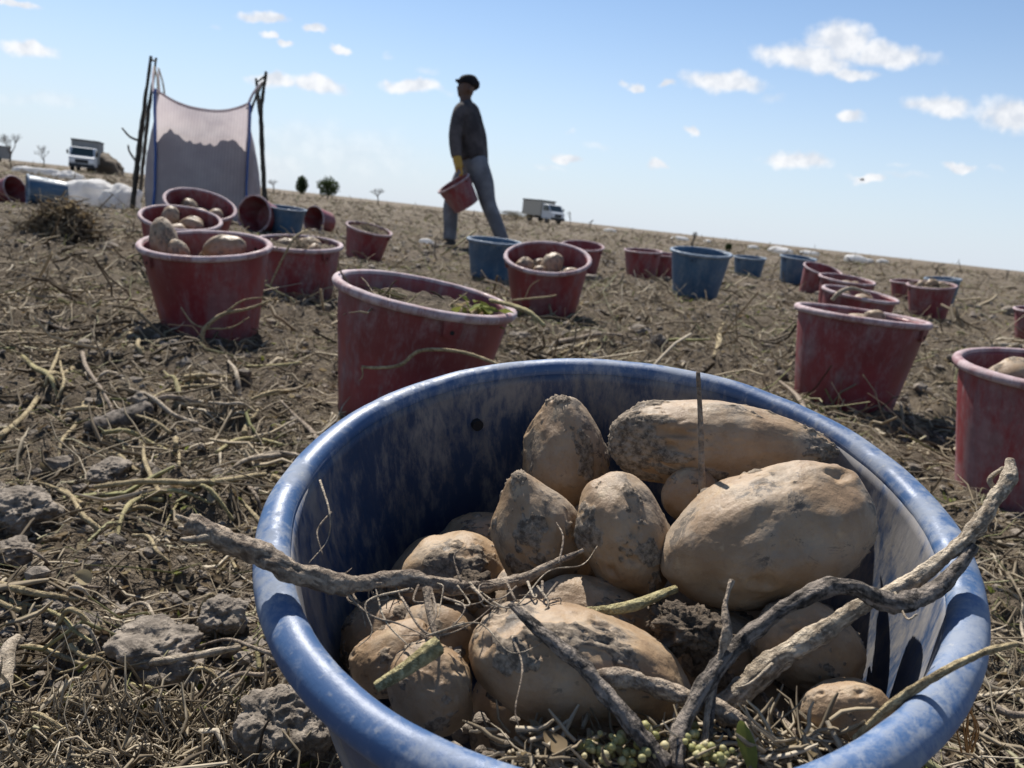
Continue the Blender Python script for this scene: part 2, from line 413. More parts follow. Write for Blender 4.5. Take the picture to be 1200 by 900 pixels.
# ------------------------------------------------------------------ bucket placement
BUCKET_H = 0.268; RIM_R = 0.185
def cam2w(q): return CAM + RC * q[0] + UC * q[1] - FW * q[2]
def camdir(q): return RC * q[0] + UC * q[1] - FW * q[2]
buckets = []   # dicts: key, rim, axis, scale, colour, look, ...
def bucket(key, colour, u, v, w, lean, aspect, label, group=None, s=1.0, lying=False):
    d = F_PX * 2 * RIM_R * s / w
    rim = P(u, v, d); e = ray(u, v); e /= np.linalg.norm(e)
    up = math.sin(R_(lean)) * RC + math.cos(R_(lean)) * UC
    up = up - e * (up @ e); up /= np.linalg.norm(up)
    b = math.asin(aspect)
    axis = up * math.cos(b) - e * math.sin(b)
    buckets.append(dict(key=key, rim=rim, axis=axis, s=s, colour=colour, label=label, group=group, lying=lying, base=rim - axis * BUCKET_H * s))
n0 = np.array([.01619557, .89305377, .44965839])
rim0 = cam2w(np.array([.0515, -.0610, -.4159])); ax0 = camdir(n0); ax0 /= np.linalg.norm(ax0)
buckets.append(dict(key='fg', rim=rim0, axis=ax0, s=1.0, colour='blue', lying=False, group='buckets on the field',
                    label='large worn blue bucket filled with dirty potatoes and dry sticks', base=rim0 - ax0 * BUCKET_H))
G = 'buckets on the field'
bucket('r2', 'red', 501, 341, 218, 11, .165, 'dusty red bucket holding soil and green weeds, right behind the blue potato bucket', G)
bucket('r3', 'red', 241, 284, 150, -4, .21, 'red bucket with one potato poking far above its pale rim', G)
bucket('r4', 'red', 350, 283, 104, 1, .17, 'red bucket with a long straw hanging over its rim', G)
bucket('r5', 'red', 212, 254, 92, 2, .31, 'pale rimmed red bucket with potatoes just before the dusty bucket by the bulk bag', G)
bucket('r6', 'red', 235, 238, 82, 8, .42, 'dust covered tilted bucket standing nearest the mesh bulk bag', G)
bucket('r7', 'red', 297, 251, 46, -75, .82, 'red bucket tipped on its side beside the mesh bulk bag', G, lying=True)
bucket('b8', 'blue', 337, 243, 45, 4, .10, 'small looking blue bucket between two tipped red buckets', G)
bucket('r9', 'red', 367, 258, 34, -80, .70, 'red bucket lying on its side next to an upright blue bucket', G, lying=True)
bucket('r11', 'red', 433, 267, 56, 12, .20, 'leaning red bucket heaped with brown plant litter', G)
bucket('b12', 'blue', 580, 281, 66, 6, .10, 'blue bucket standing behind a bucket of potatoes, below the walking person', G)
bucket('r13', 'red', 642, 300, 104, 4, .36, 'brownish red bucket with round potatoes seen inside', G)
bucket('r14', 'red', 683, 287, 52, 6, .22, 'red bucket half hidden behind the brownish red potato bucket', G)
bucket('r15', 'red', 754, 293, 46, 6, .10, 'red bucket at the back of a pair beside a blue bucket', G)
bucket('r16', 'red', 774, 297, 44, 6, .10, 'red bucket touching the left side of an upright blue bucket', G)
bucket('b17', 'blue', 822, 294, 72, 9, .13, 'upright dark blue bucket standing alone on bare soil', G)
bucket('b18', 'blue', 879, 301, 38, 8, .10, 'squat looking far blue bucket behind the dark blue one', G)
bucket('b19', 'blue', 936, 301, 42, 12, .10, 'faded blue bucket leaning beside a cluster of red buckets', G)
bucket('r20', 'red', 965, 315, 46, 22, .25, 'strongly tilted red bucket next to the faded blue bucket', G)
bucket('r21', 'red', 993, 326, 64, 14, .13, 'red bucket at the middle of the red cluster', G)
bucket('r22', 'red', 1008, 343, 86, 16, .12, 'red bucket with a pale stalk over its rim in the red cluster', G)
bucket('r23', 'red', 1010, 366, 152, 12.5, .065, 'large dusty red bucket casting a dark shadow, front of the red cluster', G)
bucket('r24', 'red', 1092, 333, 54, 8, .17, 'red bucket with a heaped load standing before a blue one', G)
bucket('r25', 'red', 1064, 329, 38, 8, .12, 'small looking red bucket hidden behind the heaped red bucket', G)
bucket('b26', 'blue', 1105, 326, 40, 8, .10, 'blue bucket hidden behind the heaped red bucket', G)
bucket('r27', 'red', 1250, 432, 236, 14, .17, 'pinkish dusty red bucket with a smooth potato at its rim', G)
bucket('r28', 'red', 1222, 362, 60, 10, .12, 'pink red bucket far behind the pinkish dusty bucket', G)
bucket('r29', 'red', 19, 223, 36, 78, .62, 'red bucket lying on its side facing a lying blue bucket', G, lying=True)
bucket('b30', 'blue', 31, 222, 37, -84, .06, 'blue bucket lying on its side near a tuft of dry brown vines', G, lying=True)
bucket('held', 'red', 531, 214, 43.5, -30, .14, 'red bucket held tilted in the gloved hand of the walking person', None)
BK = {b['key']: b for b in buckets}
BK['b30']['base'] = BK['b30']['rim'] - BK['b30']['axis'] * BUCKET_H * 1.55

# ------------------------------------------------------------------ ground
ctrl = []
for b in buckets:
    if b['key'] == 'held': continue
    if b['lying']:
        q = (b['rim'] + b['base']) / 2; z = q[2] - 0.165 * b['s'] + 0.02
    else:
        q = b['base']; z = q[2] + 0.012
    ctrl.append((q[0], q[1], z))
PERSON_D = 7.95
for (u, v, d) in [(527, 292, PERSON_D), (590, 290, PERSON_D)]:
    q = P(u, v, d); ctrl.append((q[0], q[1], q[2]))
ctrl = np.array(ctrl)
def ground_z(x, y, detail=True):
    x = np.atleast_1d(np.asarray(x, float)); y = np.atleast_1d(np.asarray(y, float))
    num = np.zeros_like(x); den = np.full_like(x, 0.12); r = np.hypot(x, y)
    for cx, cy, cz in ctrl:
        sg = 0.22 + 0.055 * math.hypot(cx, cy)
        w = np.exp(-((x - cx) ** 2 + (y - cy) ** 2) / (2 * sg * sg))
        num += w * np.clip(cz, -.35, .35); den += w
    z = num / den
    if detail:
        p = np.stack([x, y, np.zeros_like(x)], -1)
        near = smooth(40, 3, r)
        keep = np.ones_like(x)
        for b in buckets:
            if b['key'] == 'fg':
                keep *= 1 - 0.8 * np.exp(-((x - b['base'][0]) ** 2 + (y - b['base'][1]) ** 2) / (2 * .12 ** 2))
            else:
                keep *= 1 - 0.7 * np.exp(-((x - b['base'][0]) ** 2 + (y - b['base'][1]) ** 2) / (2 * .15 ** 2))
        big = fbm(p * 1.7, 3, 3) * .022
        c = fbm(p * 7, 3, 11); c = np.sign(c) * np.abs(c) ** 1.2 * .022
        rid = np.abs(fbm(p * 16, 3, 23)) * .020
        f = fbm(p * 55, 3, 31) * .0055
        z = z + keep * near * (big + c + rid - .008 + f)
        z = z + (1 - near) * fbm(p * .02, 2, 5) * .05
    return z
def build_ground():
    rr = np.concatenate([[0.03, .1, .17], np.geomspace(0.24, 14, 400), np.geomspace(14.4, 6000, 60)])
    aa = np.concatenate([np.linspace(-52, 52, 460), np.linspace(54, 306, 70)])
    a = np.radians(aa)
    RR, AA = np.meshgrid(rr, a, indexing='ij')
    x = RR * np.sin(AA); y = RR * np.cos(AA)
    z = ground_z(x.ravel(), y.ravel())
    V = np.stack([x.ravel(), y.ravel(), z], -1); n, k = RR.shape
    i = np.arange(n - 1)[:, None] * k; j = np.arange(k)[None, :]; j2 = (j + 1) % k
    F = np.stack([i + j, i + j2, i + k + j2, i + k + j], -1).reshape(-1, 4)
    F = F[:, ::-1]
    V = np.vstack([V, [[0, 0, float(V[:k, 2].mean())]]])
    cap = np.stack([np.full(k, len(V) - 1), j.ravel(), j2.ravel()], -1)[:, ::-1]
    o = link('ground', mesh_np('ground', V, [F, cap]), M['ground']); tag(o, kind='structure')
    from mathutils.bvhtree import BVHTree
    kk = np.abs(V[F[:, 0], 0]) < V[F[:, 0], 1] * 1.4
    kk &= V[F[:, 0], 1] < 60
    return BVHTree.FromPolygons(V.tolist(), F[kk].tolist())
GROUND = build_ground()

# ------------------------------------------------------------------ buckets
OUT = [(.0, -.268), (.10, -.268), (.1325, -.2675), (.135, -.264), (.1365, -.25), (.1445, -.20), (.1525, -.15), (.1605, -.10), (.1675, -.052), (.1705, -.022), (.1715, -.014)]
INN = [(.1672, -.0050), (.1660, -.014), (.1648, -.03), (.1625, -.052), (.1555, -.10), (.1475, -.15), (.1395, -.20), (.1315, -.25), (.129, -.258), (.10, -.262), (.0, -.262)]
LIP = [(.1695, -.0155), (.1760, -.0180), (.1815, -.0165), (.1845, -.0120), (.1850, -.0075), (.1830, -.0030), (.1785, -.0005), (.1738, 0), (.1700, -.0014), (.1678, -.0040), (.1668, -.0075)]
def bucket_meshes(tagname, seg, bm_, rm_, wob=0):
    def ref(prof, k):
        pr = catmull([(a, b, 0) for a, b in prof], (len(prof) - 1) * k + 1)[:, :2]; pr[:, 0] = np.maximum(pr[:, 0], 0); return pr
    out = []
    for nm, pr, cl, mt in (('body', OUT + INN, False, bm_), ('rim', LIP, True, rm_)):
        prof = pr if cl else np.vstack([np.array(OUT), np.array(INN)])
        if cl: prof = ref(LIP + [LIP[0]], 2)[:-1]
        V, F = lathe(prof, seg, cl)
        if wob:
            a = np.arctan2(V[:, 1], V[:, 0]); k = 1 + wob * (np.sin(2 * a + .6) * .6 + np.sin(3 * a + 2) * .3) * smooth(-.27, 0, V[:, 2])
            V[:, :2] *= k[:, None]
            V += .0005 * np.stack([fbm(V * 25, 3, 5), fbm(V * 25, 3, 6), fbm(V * 25, 3, 7)], -1)
        b = MB(); b.add(V, F); me = b.mesh('bucket_' + nm); me.materials.append(mt); out.append(me)
    # handle lug: a small tab under the lip; black plug paints its hole's shade
    b = MB()
    tab = [(-.020, -.017), (.020, -.017), (.016, -.046), (0, -.052), (-.016, -.046)]
    v = [(x, .1655 + (z + .05) * .16, z) for x, z in tab] + [(x, .1755 + (z + .05) * .1, z) for x, z in tab]
    n = 5
    b.add(v, [tuple(range(n)), tuple(range(2 * n - 1, n - 1, -1))] + [(i, i + n, (i + 1) % n + n, (i + 1) % n) for i in range(n)])
    lug = b.mesh('handle_lug', False); lug.materials.append(bm_); out.append(lug)
    a = np.arange(16) / 16 * 2 * math.pi; b = MB()
    yy = .1618
    ring = [(.0042 * math.cos(t), 0, -.038 + .0042 * math.sin(t)) for t in a]
    b.add([(x, yy - .0022, z) for x, _, z in ring] + [(x, .178, z) for x, _, z in ring],
          [tuple(range(16)), tuple(range(31, 15, -1))] + [(i, i + 16, (i + 1) % 16 + 16, (i + 1) % 16) for i in range(16)])
    hole = b.mesh('handle_hole_plug', False); hole.materials.append(M['hole']); out.append(hole)
    return out
BM = {'fg': bucket_meshes('fg', 160, M['blue_body'], M['blue_rim'], .006),
      'blue': bucket_meshes('blue', 64, M['blue_far'], M['blue_far_rim'], .012),
      'red': bucket_meshes('red', 72, M['red_body'], M['red_rim'], .012)}
rnd = random.Random(4)
def frame_of(axis, spin):
    z = Vector(axis).normalized(); x = Vector((1, 0, 0)); x = (x - z * x.dot(z)).normalized(); y = z.cross(x)
    mt = Matrix((x, y, z)).transposed()
    return mt @ Matrix.Rotation(spin, 3, 'Z')
for b in buckets:
    kind = 'fg' if b['key'] == 'fg' else b['colour']
    spin = {'fg': R_(31), 'r2': R_(205)}.get(b['key'], rnd.uniform(0, 6.28))
    rot = frame_of(b['axis'], spin); b['rot'] = frame_of(b['axis'], 0)
    root = empty('bucket', b['base'])
    root.matrix_world = Matrix.LocRotScale(Vector(b['base']), rot.to_quaternion(), Vector((b['s'], b['s'], b['s'] * (1.55 if b['key'] == 'b30' else 1))))
    tag(root, b['label'], 'bucket', b['group'])
    body, rimm, lug, hole = BM[kind]
    off = Matrix.Translation((0, 0, BUCKET_H))
    link('body', body, None, root, off); link('rim', rimm, None, root, off)
    for k in (0, math.pi):
        l = link('handle_lug', lug, None, root, off @ Matrix.Rotation(k, 4, 'Z')); link('handle_hole_plug', hole, None, l)
def in_bucket(key, x, y, h):
    """point in a bucket: x to the right, y away, h metres below the rim"""
    b = BK[key]; return np.array(Vector(b['rim']) + b['rot'] @ Vector((x, y, -h)))

# ------------------------------------------------------------------ potatoes
def potato_mesh(dims, seed, sub=4, taper=0.0, bend=0.0, dirt=0.3, point=0.0, crust=None):
    v, f = ico(sub); rs = np.random.RandomState(seed)
    n = v.copy(); x = n[:, 0]
    q = n * np.array(dims) / 2
    k = 1 + taper * x - point * np.clip(x, 0, 1) ** 2 * .55
    q[:, 1] *= k; q[:, 2] *= k
    q[:, 0] += point * np.clip(x, 0, 1) ** 3 * dims[0] * .10
    q[:, 1] += bend * (x ** 2 - .35) * dims[1]
    sz = (dims[0] * dims[1] * dims[2]) ** (1 / 3)
    disp = fbm(n * 1.25 + seed * 3.1, 2, seed) * .042 + fbm(n * 3.2 + seed, 2, seed + 9) * .007
    for i in range(8):
        e = rs.normal(size=3); e /= np.linalg.norm(e); a = np.arccos(np.clip(n @ e, -1, 1))
        a = a * (1 + .6 * vnoise(n * 9 + seed + i, 3))
        disp += -.030 * np.exp(-(a / .085) ** 2) + .010 * np.exp(-((a - .17) / .07) ** 2)
    dn = fbm(n * 2.1 + seed * 1.7, 3, seed + 40) + .35 * fbm(n * 9 + seed, 3, seed + 50)
    dm = smooth(.62 - dirt, .95 - dirt, dn)
    for (cx, cy, cz, cr) in crust or ():
        cdir = np.array([cx, cy, cz]); cdir = cdir / np.linalg.norm(cdir); a = np.arccos(np.clip(n @ cdir, -1, 1))
        dm = np.maximum(dm, smooth(cr, cr * .55, a + .30 * fbm(n * 4 + seed, 4, seed + 90)))
    disp += dm * (.008 + .024 * np.abs(fbm(n * 24 + seed, 4, seed + 60, .62))) + .0026 * fbm(n * 34, 3, seed + 70)
    q += n * (disp * sz)[:, None]
    me = mesh_np('potato', q, f); set_attr(me, 'dirt', np.clip(dm * 1.1 + .12 * smooth(.2, .6, fbm(n * 6, 3, seed + 80)), 0, 1))
    return me
def potato(center, ang, depth_tilt, dims, seed, label, sub=4, name='potato', grp=None, **k):
    me = potato_mesh(dims, seed, sub, **k)
    X = math.cos(R_(ang)) * RC + math.sin(R_(ang)) * UC; X = X * math.cos(R_(depth_tilt)) + FW * math.sin(R_(depth_tilt)); X /= np.linalg.norm(X)
    Z = -FW - X * (X @ -FW); Z /= np.linalg.norm(Z); Y = np.cross(Z, X)
    mt = Matrix(((X[0], Y[0], Z[0]), (X[1], Y[1], Z[1]), (X[2], Y[2], Z[2]))).to_4x4(); mt.translation = Vector(center)
    o = link(name, me, M['potato'], None, mt); tag(o, label, 'potato', grp)
    return o
GP = 'potatoes in the blue bucket'
def fgp(u, v, d, lp, wp, ang, tilt, seed, label, tk=.95, sub=6, **k):
    k['dirt'] = k.get('dirt', 0) + .12
    s = d / F_PX; potato(P(u, v, d), ang, tilt, (lp * s, wp * s, wp * s * tk), seed, label, sub, grp=GP, **k)
fgp(897, 632, .415, 252, 158, 17, 0, 1, 'biggest smooth clean potato lying highest in the blue bucket', dirt=-.42, taper=.12)
fgp(838, 521, .486, 246, 104, -3, -8, 2, 'long pointed potato against the far wall of the blue bucket', dirt=.06, taper=-.14, point=.5, crust=[(-.9, -.1, .5, .75), (1, .1, .3, .3)])
fgp(661, 533, .535, 138, 94, 92, -6, 3, 'upright potato with a dark scab standing against the far blue wall', dirt=-.1, crust=[(1, 0, .3, .28), (0, -.5, 1, .33)], taper=-.20)
fgp(627, 620, .455, 134, 104, 106, -8, 4, 'cone shaped potato with a pointed soily tip', dirt=.05, crust=[(1, 0, .2, .35), (.1, .1, 1, .4)], taper=-.20, point=.4)
fgp(731, 628, .435, 150, 108, 106, -4, 5, 'upright oval potato with cracked dusty skin in the middle of the blue bucket', dirt=.0, crust=[(.4, .9, .6, .5), (-.1, -.2, 1, .3)], taper=-.06)
fgp(808, 580, .465, 66, 62, 30, 0, 6, 'small round potato wedged behind the biggest one, below the upright straw', dirt=.02)
fgp(522, 684, .482, 146, 118, 20, 0, 7, 'shaded potato crossed by the gnarled root stick', dirt=.05, crust=[(.4, .3, .9, .6)])
fgp(680, 785, .358, 272, 146, -13, 3, 88, 'big long potato with dark smears below the gnarled root stick', dirt=-.02, taper=-.10)
fgp(505, 806, .352, 112, 92, -50, 4, 9, 'small pale potato under a green stem end beside the blue rim', dirt=-.2)
fgp(462, 772, .378, 110, 76, 28, 4, 10, 'potato half hidden under the green stem near the blue rim', dirt=-.05)
fgp(945, 762, .382, 132, 106, -25, 0, 11, 'rounded potato under the crossing pale and dark stems', dirt=.0)
fgp(992, 832, .342, 104, 74, 5, 0, 12, 'small smooth round potato by the lit right wall of the blue bucket', dirt=-.3)
fgp(838, 775, .412, 150, 124, -20, 0, 13, 'brown potato with a thick lump of caked soil', dirt=.42)
fgp(690, 722, .425, 156, 84, -12, 0, 14, 'flat potato peeping out above the big long smeared one', dirt=.0)
fgp(448, 748, .455, 96, 90, 40, 0, 15, 'dark shaded potato low against the left wall of the blue bucket', dirt=.2)
fgp(562, 640, .525, 110, 76, 10, 0, 16, 'deep shaded potato behind the cone shaped one', dirt=.2)
for i, (u, v, d) in enumerate([(770, 725, .47), (600, 715, .475), (905, 838, .405), (600, 850, .405), (760, 845, .405), (885, 715, .475), (500, 760, .45), (700, 640, .52)]):
    fgp(u, v, d, 130, 100, 35 * i, 0, 30 + i, 'buried shaded potato ' + ['under the biggest potato and the flat one', 'below the cone shaped potato', 'under the smooth round potato by the lit wall', 'under the big long smeared potato', 'below the soil caked brown potato',
        'behind the soil caked brown potato', 'under the shaded one crossed by the root stick', 'between the cone shaped and upright oval potatoes'][i], sub=4, dirt=.25)
# potatoes in the other buckets: (bucket, x, y, h, length, width, angle, label)
def bp(key, x, y, h, L, W, ang, seed, label, sub=4, dirt=.1, grp=None, **k):
    potato(in_bucket(key, x, y, h), ang, 0, (L, W, W * .95), seed, label, sub, grp=grp, dirt=dirt, **k)
GR = 'potatoes in the red buckets'
bp('r3', -.105, -.03, -.002, .135, .082, 98, 51, 'tall potato poking far above the rim of a red bucket', grp=GR, taper=-.12)
bp('r3', -.055, -.06, .02, .075, .06, 120, 52, 'small potato leaning on the tall one in a red bucket', grp=GR)
bp('r3', .055, .0, .012, .125, .075, 8, 53, 'rounded pale potato with a stalk on it in a red bucket', grp=GR)
bp('r3', .0, .08, .05, .12, .08, 30, 54, 'shaded potato at the back of the bucket with the tall potato', grp=GR)
bp('r3', -.01, -.03, .09, .13, .1, 0, 55, 'deep potato below the others in the bucket with the tall potato', grp=GR)
for i, (k, x, y, h, L, W, a) in enumerate([
        ('r5', -.06, .02, .02, .11, .08, 70), ('r5', .05, .0, .03, .12, .07, -10), ('r5', .0, -.07, .06, .12, .08, 20), ('r5', .02, .09, .05, .1, .07, 0),
        ('r4', .03, .03, .02, .12, .075, 5), ('r4', -.06, -.01, .03, .11, .07, 20), ('r4', .08, -.05, .04, .1, .07, 80),
        ('r13', -.095, .01, .055, .085, .07, 15), ('r13', .02, .03, .05, .115, .09, 60), ('r13', -.03, -.03, .06, .06, .055, 0), ('r13', .10, -.03, .06, .08, .05, 5),
        ('r13', .0, -.07, .09, .11, .08, 10), ('r13', -.02, .09, .09, .11, .08, -20),
        ('r23', .045, .02, .014, .07, .05, 10), ('r23', -.03, .0, .05, .12, .08, 0), ('r23', .03, .08, .05, .12, .08, 0), ('r23', -.08, -.04, .06, .1, .07, 30),
        ('r27', -.098, -.015, .016, .10, .07, 8), ('r27', .0, .05, .04, .12, .08, 30), ('r27', -.02, -.08, .05, .11, .08, 10),
        ('r24', .0, .0, .0, .11, .08, 10), ('r24', -.08, .03, .02, .1, .07, 60), ('r24', .08, .02, .02, .1, .07, 0),
        ('r22', .02, .0, .045, .12, .08, 10), ('r22', -.07, .03, .05, .1, .08, 40), ('r21', .0, .0, .055, .12, .08, 0), ('r21', .07, .03, .06, .1, .08, 20),
        ('r6', .0, -.02, .07, .13, .09, 10), ('r6', .07, .04, .08, .12, .09, 60), ('r6', -.07, .05, .08, .12, .09, 100)]):
    what = {'r5': 'in the pale rimmed red bucket near the bulk bag', 'r4': 'in the red bucket with a straw over its rim', 'r13': 'inside the brownish red bucket',
            'r23': 'in the large dusty red bucket of the red cluster', 'r27': 'in the pinkish dusty red bucket', 'r24': 'heaped in the far red bucket before a blue one',
            'r22': 'in the red bucket with a pale stalk', 'r21': 'in the middle bucket of the red cluster', 'r6': 'in the dust covered tilted bucket'}[k]
    look = ('long ' if L > W * 1.5 else 'round ' if L < W * 1.25 else 'oval ') + ('large ' if L >= .115 else 'small ' if L <= .08 else 'middling ')
    bp(k, x, y, h, L, W, a, 60 + i, look + 'dirty potato ' + what, 3 if k != 'r13' else 4, .15, 'dirty potatoes ' + what)

# ------------------------------------------------------------------ sticks and debris in the blue bucket
NC = n0 @ np.array([.0515, -.0610, -.4159])
def PR(u, v, dl=0.0):
    """point seen at pixel (u, v) lying dl metres above the plane of the blue bucket's rim"""
    r = np.array([(u - 600) / F_PX, (450 - v) / F_PX, -1.0])
    return P(u, v, (NC + dl) / (n0 @ r))
def stick_px(pts, px, mat, name, label, cat='stick', rough=.22, sides=12, seed=0, sub=()):
    w = [PR(*p) for p in pts]; dep = [float((q - CAM) @ FW) for q in w]
    rad = np.interp(np.linspace(0, 1, len(w)), np.linspace(0, 1, len(px)), px) * np.array(dep) / F_PX / 2
    root = empty(name, w[0]); tag(root, label, cat)
    v, f = tube(w, rad, len(w) * 16, 26, rough, seed, fscale=160, fibre=.13)
    b = MB(); b.add(v - w[0], f); st = b.build('stem', M[mat], root)
    sd = int(26); an = np.tile(np.arange(sd) / sd * 2 * math.pi, len(w) * 16); sl = np.repeat(np.linspace(0, 1, len(w) * 16) * .3, sd)
    set_attr(st.data, 'fibre', fbm(np.stack([np.cos(an + sl * 30) * 4, np.sin(an + sl * 30) * 4, sl * 60 + seed], -1), 4, seed + 11, .6))
    for (nm, pp, pr, mt) in sub:
        ww = [PR(*p) for p in pp]; d = float((ww[0] - CAM) @ FW)
        v, f = tube(ww, [x * d / F_PX / 2 for x in pr], len(ww) * 7, 6, .15, seed + 3); b = MB(); b.add(v - w[0], f); b.build(nm, M[mt], root)
    return root
rs = np.random.RandomState(7)
rl = [[(375, 563, .012), (386, 600, .01), (384, 632, .0), (362, 660, .0)], [(400, 688, -.004), (432, 720, -.01), (470, 732, -.012), (512, 752, -.012)],
      [(388, 600, .008), (372, 622, .005), (378, 650, .0)],
      [(440, 690, -.008), (452, 728, -.012), (482, 760, -.015)], [(470, 700, -.01), (500, 742, -.012), (545, 735, -.012), (590, 700, -.015)],
      [(505, 690, -.012), (511, 720, -.012), (498, 746, -.014), (508, 762, -.014)], [(560, 692, -.015), (600, 712, -.012), (642, 670, -.012), (682, 662, -.012), (700, 640, -.012)],
      [(540, 682, -.015), (532, 652, -.01), (546, 640, -.008)], [(600, 745, -.01), (612, 782, -.008), (604, 830, -.01), (608, 852, -.012)],
      [(500, 745, -.012), (560, 730, -.008), (600, 765, -.008), (646, 748, -.006)], [(655, 660, -.015), (660, 630, -.01), (652, 612, -.008)],
      [(520, 700, -.01), (545, 712, -.01), (520, 740, -.012), (470, 745, -.014)], [(480, 690, -.01), (430, 705, -.006), (436, 740, -.012), (420, 758, -.015)]]
for i in range(26):
    u0, v0 = rs.uniform(390, 660), 684; p = [(u0, v0 + rs.uniform(-4, 6), -.012)]
    for k in range(3): p.append((p[-1][0] + rs.uniform(-22, 22), p[-1][1] + rs.uniform(-8, 24), -.012 - .002 * k))
    rl.append(p)
subs = [('rootlet', p, [rs.uniform(2.0, 3.6), rs.uniform(1.5, 2.5), 1.0], 'bark' if i % 3 else 'pale_stick') for i, p in enumerate(rl)]
subs += [('frayed_end', [(252, 628, .022), (228, 614 + k * 9, .026), (206 + k * 3, 604 + k * 14, .03)], [13, 9, 4], 'pale_stick') for k in range(3)]
subs += [('side_root', [(500, 690, -.012), (505, 725, -.016), (512, 752, -.02), (508, 772, -.024)], [11, 8, 6], 'bark')]
stick_px([(218, 614, .028), (250, 627, .022), (300, 648, .015), (340, 667, .009), (400, 685, -.002), (440, 681, -.008), (480, 680, -.012), (540, 688, -.018), (600, 682, -.022), (650, 660, -.02), (684, 645, -.015)],
         [30, 27, 26, 25, 24, 18, 22, 17, 14, 9, 5], 'bark', 'root_stick', 'gnarled grey root stick with hairy rootlets across the blue rim', rough=.28, seed=1, sub=subs)
stick_px([(836, 840, -.055), (900, 782, -.035), (960, 742, -.02), (1010, 708, -.008), (1060, 688, .0), (1110, 650, .012), (1145, 618, .022), (1166, 585, .032), (1182, 560, .04), (1184, 538, .046)],
         [32, 27, 22, 18, 21, 15, 19, 15, 18, 8], 'pale_stick', 'dry_stick', 'long pale dry stem rising over the right rim of the blue bucket', rough=.25, seed=2,
         sub=[('twig', [(1048, 692, .0), (1062, 724, .006), (1075, 720, .01)], [3, 2], 'pale_stick'), ('twig', [(1170, 578, .03), (1160, 562, .036), (1176, 548, .04)], [8, 5], 'pale_stick'),
              ('twig', [(905, 778, -.03), (880, 800, -.03), (862, 806, -.03)], [5, 2], 'pale_stick')])
stick_px([(793, 900, -.03), (799, 850, -.025), (845, 777, -.012), (905, 722, 0), (965, 690, .008), (1000, 688, .01), (1042, 706, .004), (1085, 698, .004), (1120, 668, .01), (1140, 640, .016)],
         [20, 19, 18, 17, 22, 20, 24, 21, 17, 12], 'dark_stick', 'dry_stick', 'blackened bent stem arching under the long pale one', rough=.2, seed=3,
         sub=[('twig', [(830, 870, -.03), (838, 800, -.02), (846, 760, -.012)], [9, 5], 'dark_stick')])
stick_px([(598, 708, .0), (640, 745, -.004), (690, 788, -.010), (730, 838, -.018), (780, 896, -.03)], [7, 17, 18, 20, 24], 'dark_stick', 'dry_stick', 'dark straight stem lying on the big long smeared potato', rough=.22, seed=4)
stick_px([(688, 792, -.016), (740, 797, -.018), (790, 812, -.024), (840, 832, -.03), (890, 856, -.036)], [14, 22, 20, 22, 12], 'bark', 'dry_stick', 'short brown stem under the blackened bent one', rough=.3, seed=5)
stick_px([(1000, 866, -.03), (1045, 826, -.01), (1100, 790, .010), (1150, 766, .02), (1192, 754, .03)], [5, 10, 9, 8, 5], 'straw_stick', 'thin_branch', 'thin brown branch leaning over the sunlit rim of the blue bucket', rough=.2, seed=6)
stick_px([(824, 880, -.03), (832, 815, -.02), (845, 765, -.008), (852, 740, .0), (850, 708, .006), (858, 680, .012)], [9, 8, 6, 14, 4, 8], 'bark', 'thin_twig', 'thin upright twig with curled tip before the biggest potato', rough=.4, seed=7)
stick_px([(440, 806, -.016), (478, 782, -.012), (514, 756, -.010)], [12, 18, 22], 'green_stem', 'potato_stalk', 'cut end of a green potato stem on a small pale potato', 'stem', .1, seed=8)
stick_px([(688, 718, -.028), (740, 710, -.026), (792, 690, -.028)], [12, 13, 9], 'green_stem', 'potato_stalk', 'yellow green stem wedged under the biggest potato', 'stem', .12, seed=9)
stick_px([(880, 795, -.05), (905, 830, -.045), (935, 862, -.04)], [6, 8, 6], 'bark', 'thin_twig', 'short dark twig between the two smallest right hand potatoes', seed=10)
w = [P(818, 436, .437), P(821, 500, .44), P(823, 582, .443)]
v, f = tube(w, [.0012, .0017, .0021], 24, 8, .12, 5); b = MB(); b.add(v, f); o = b.build('straw', M['bark']); tag(o, 'single straw standing upright before the long pointed potato', 'straw')

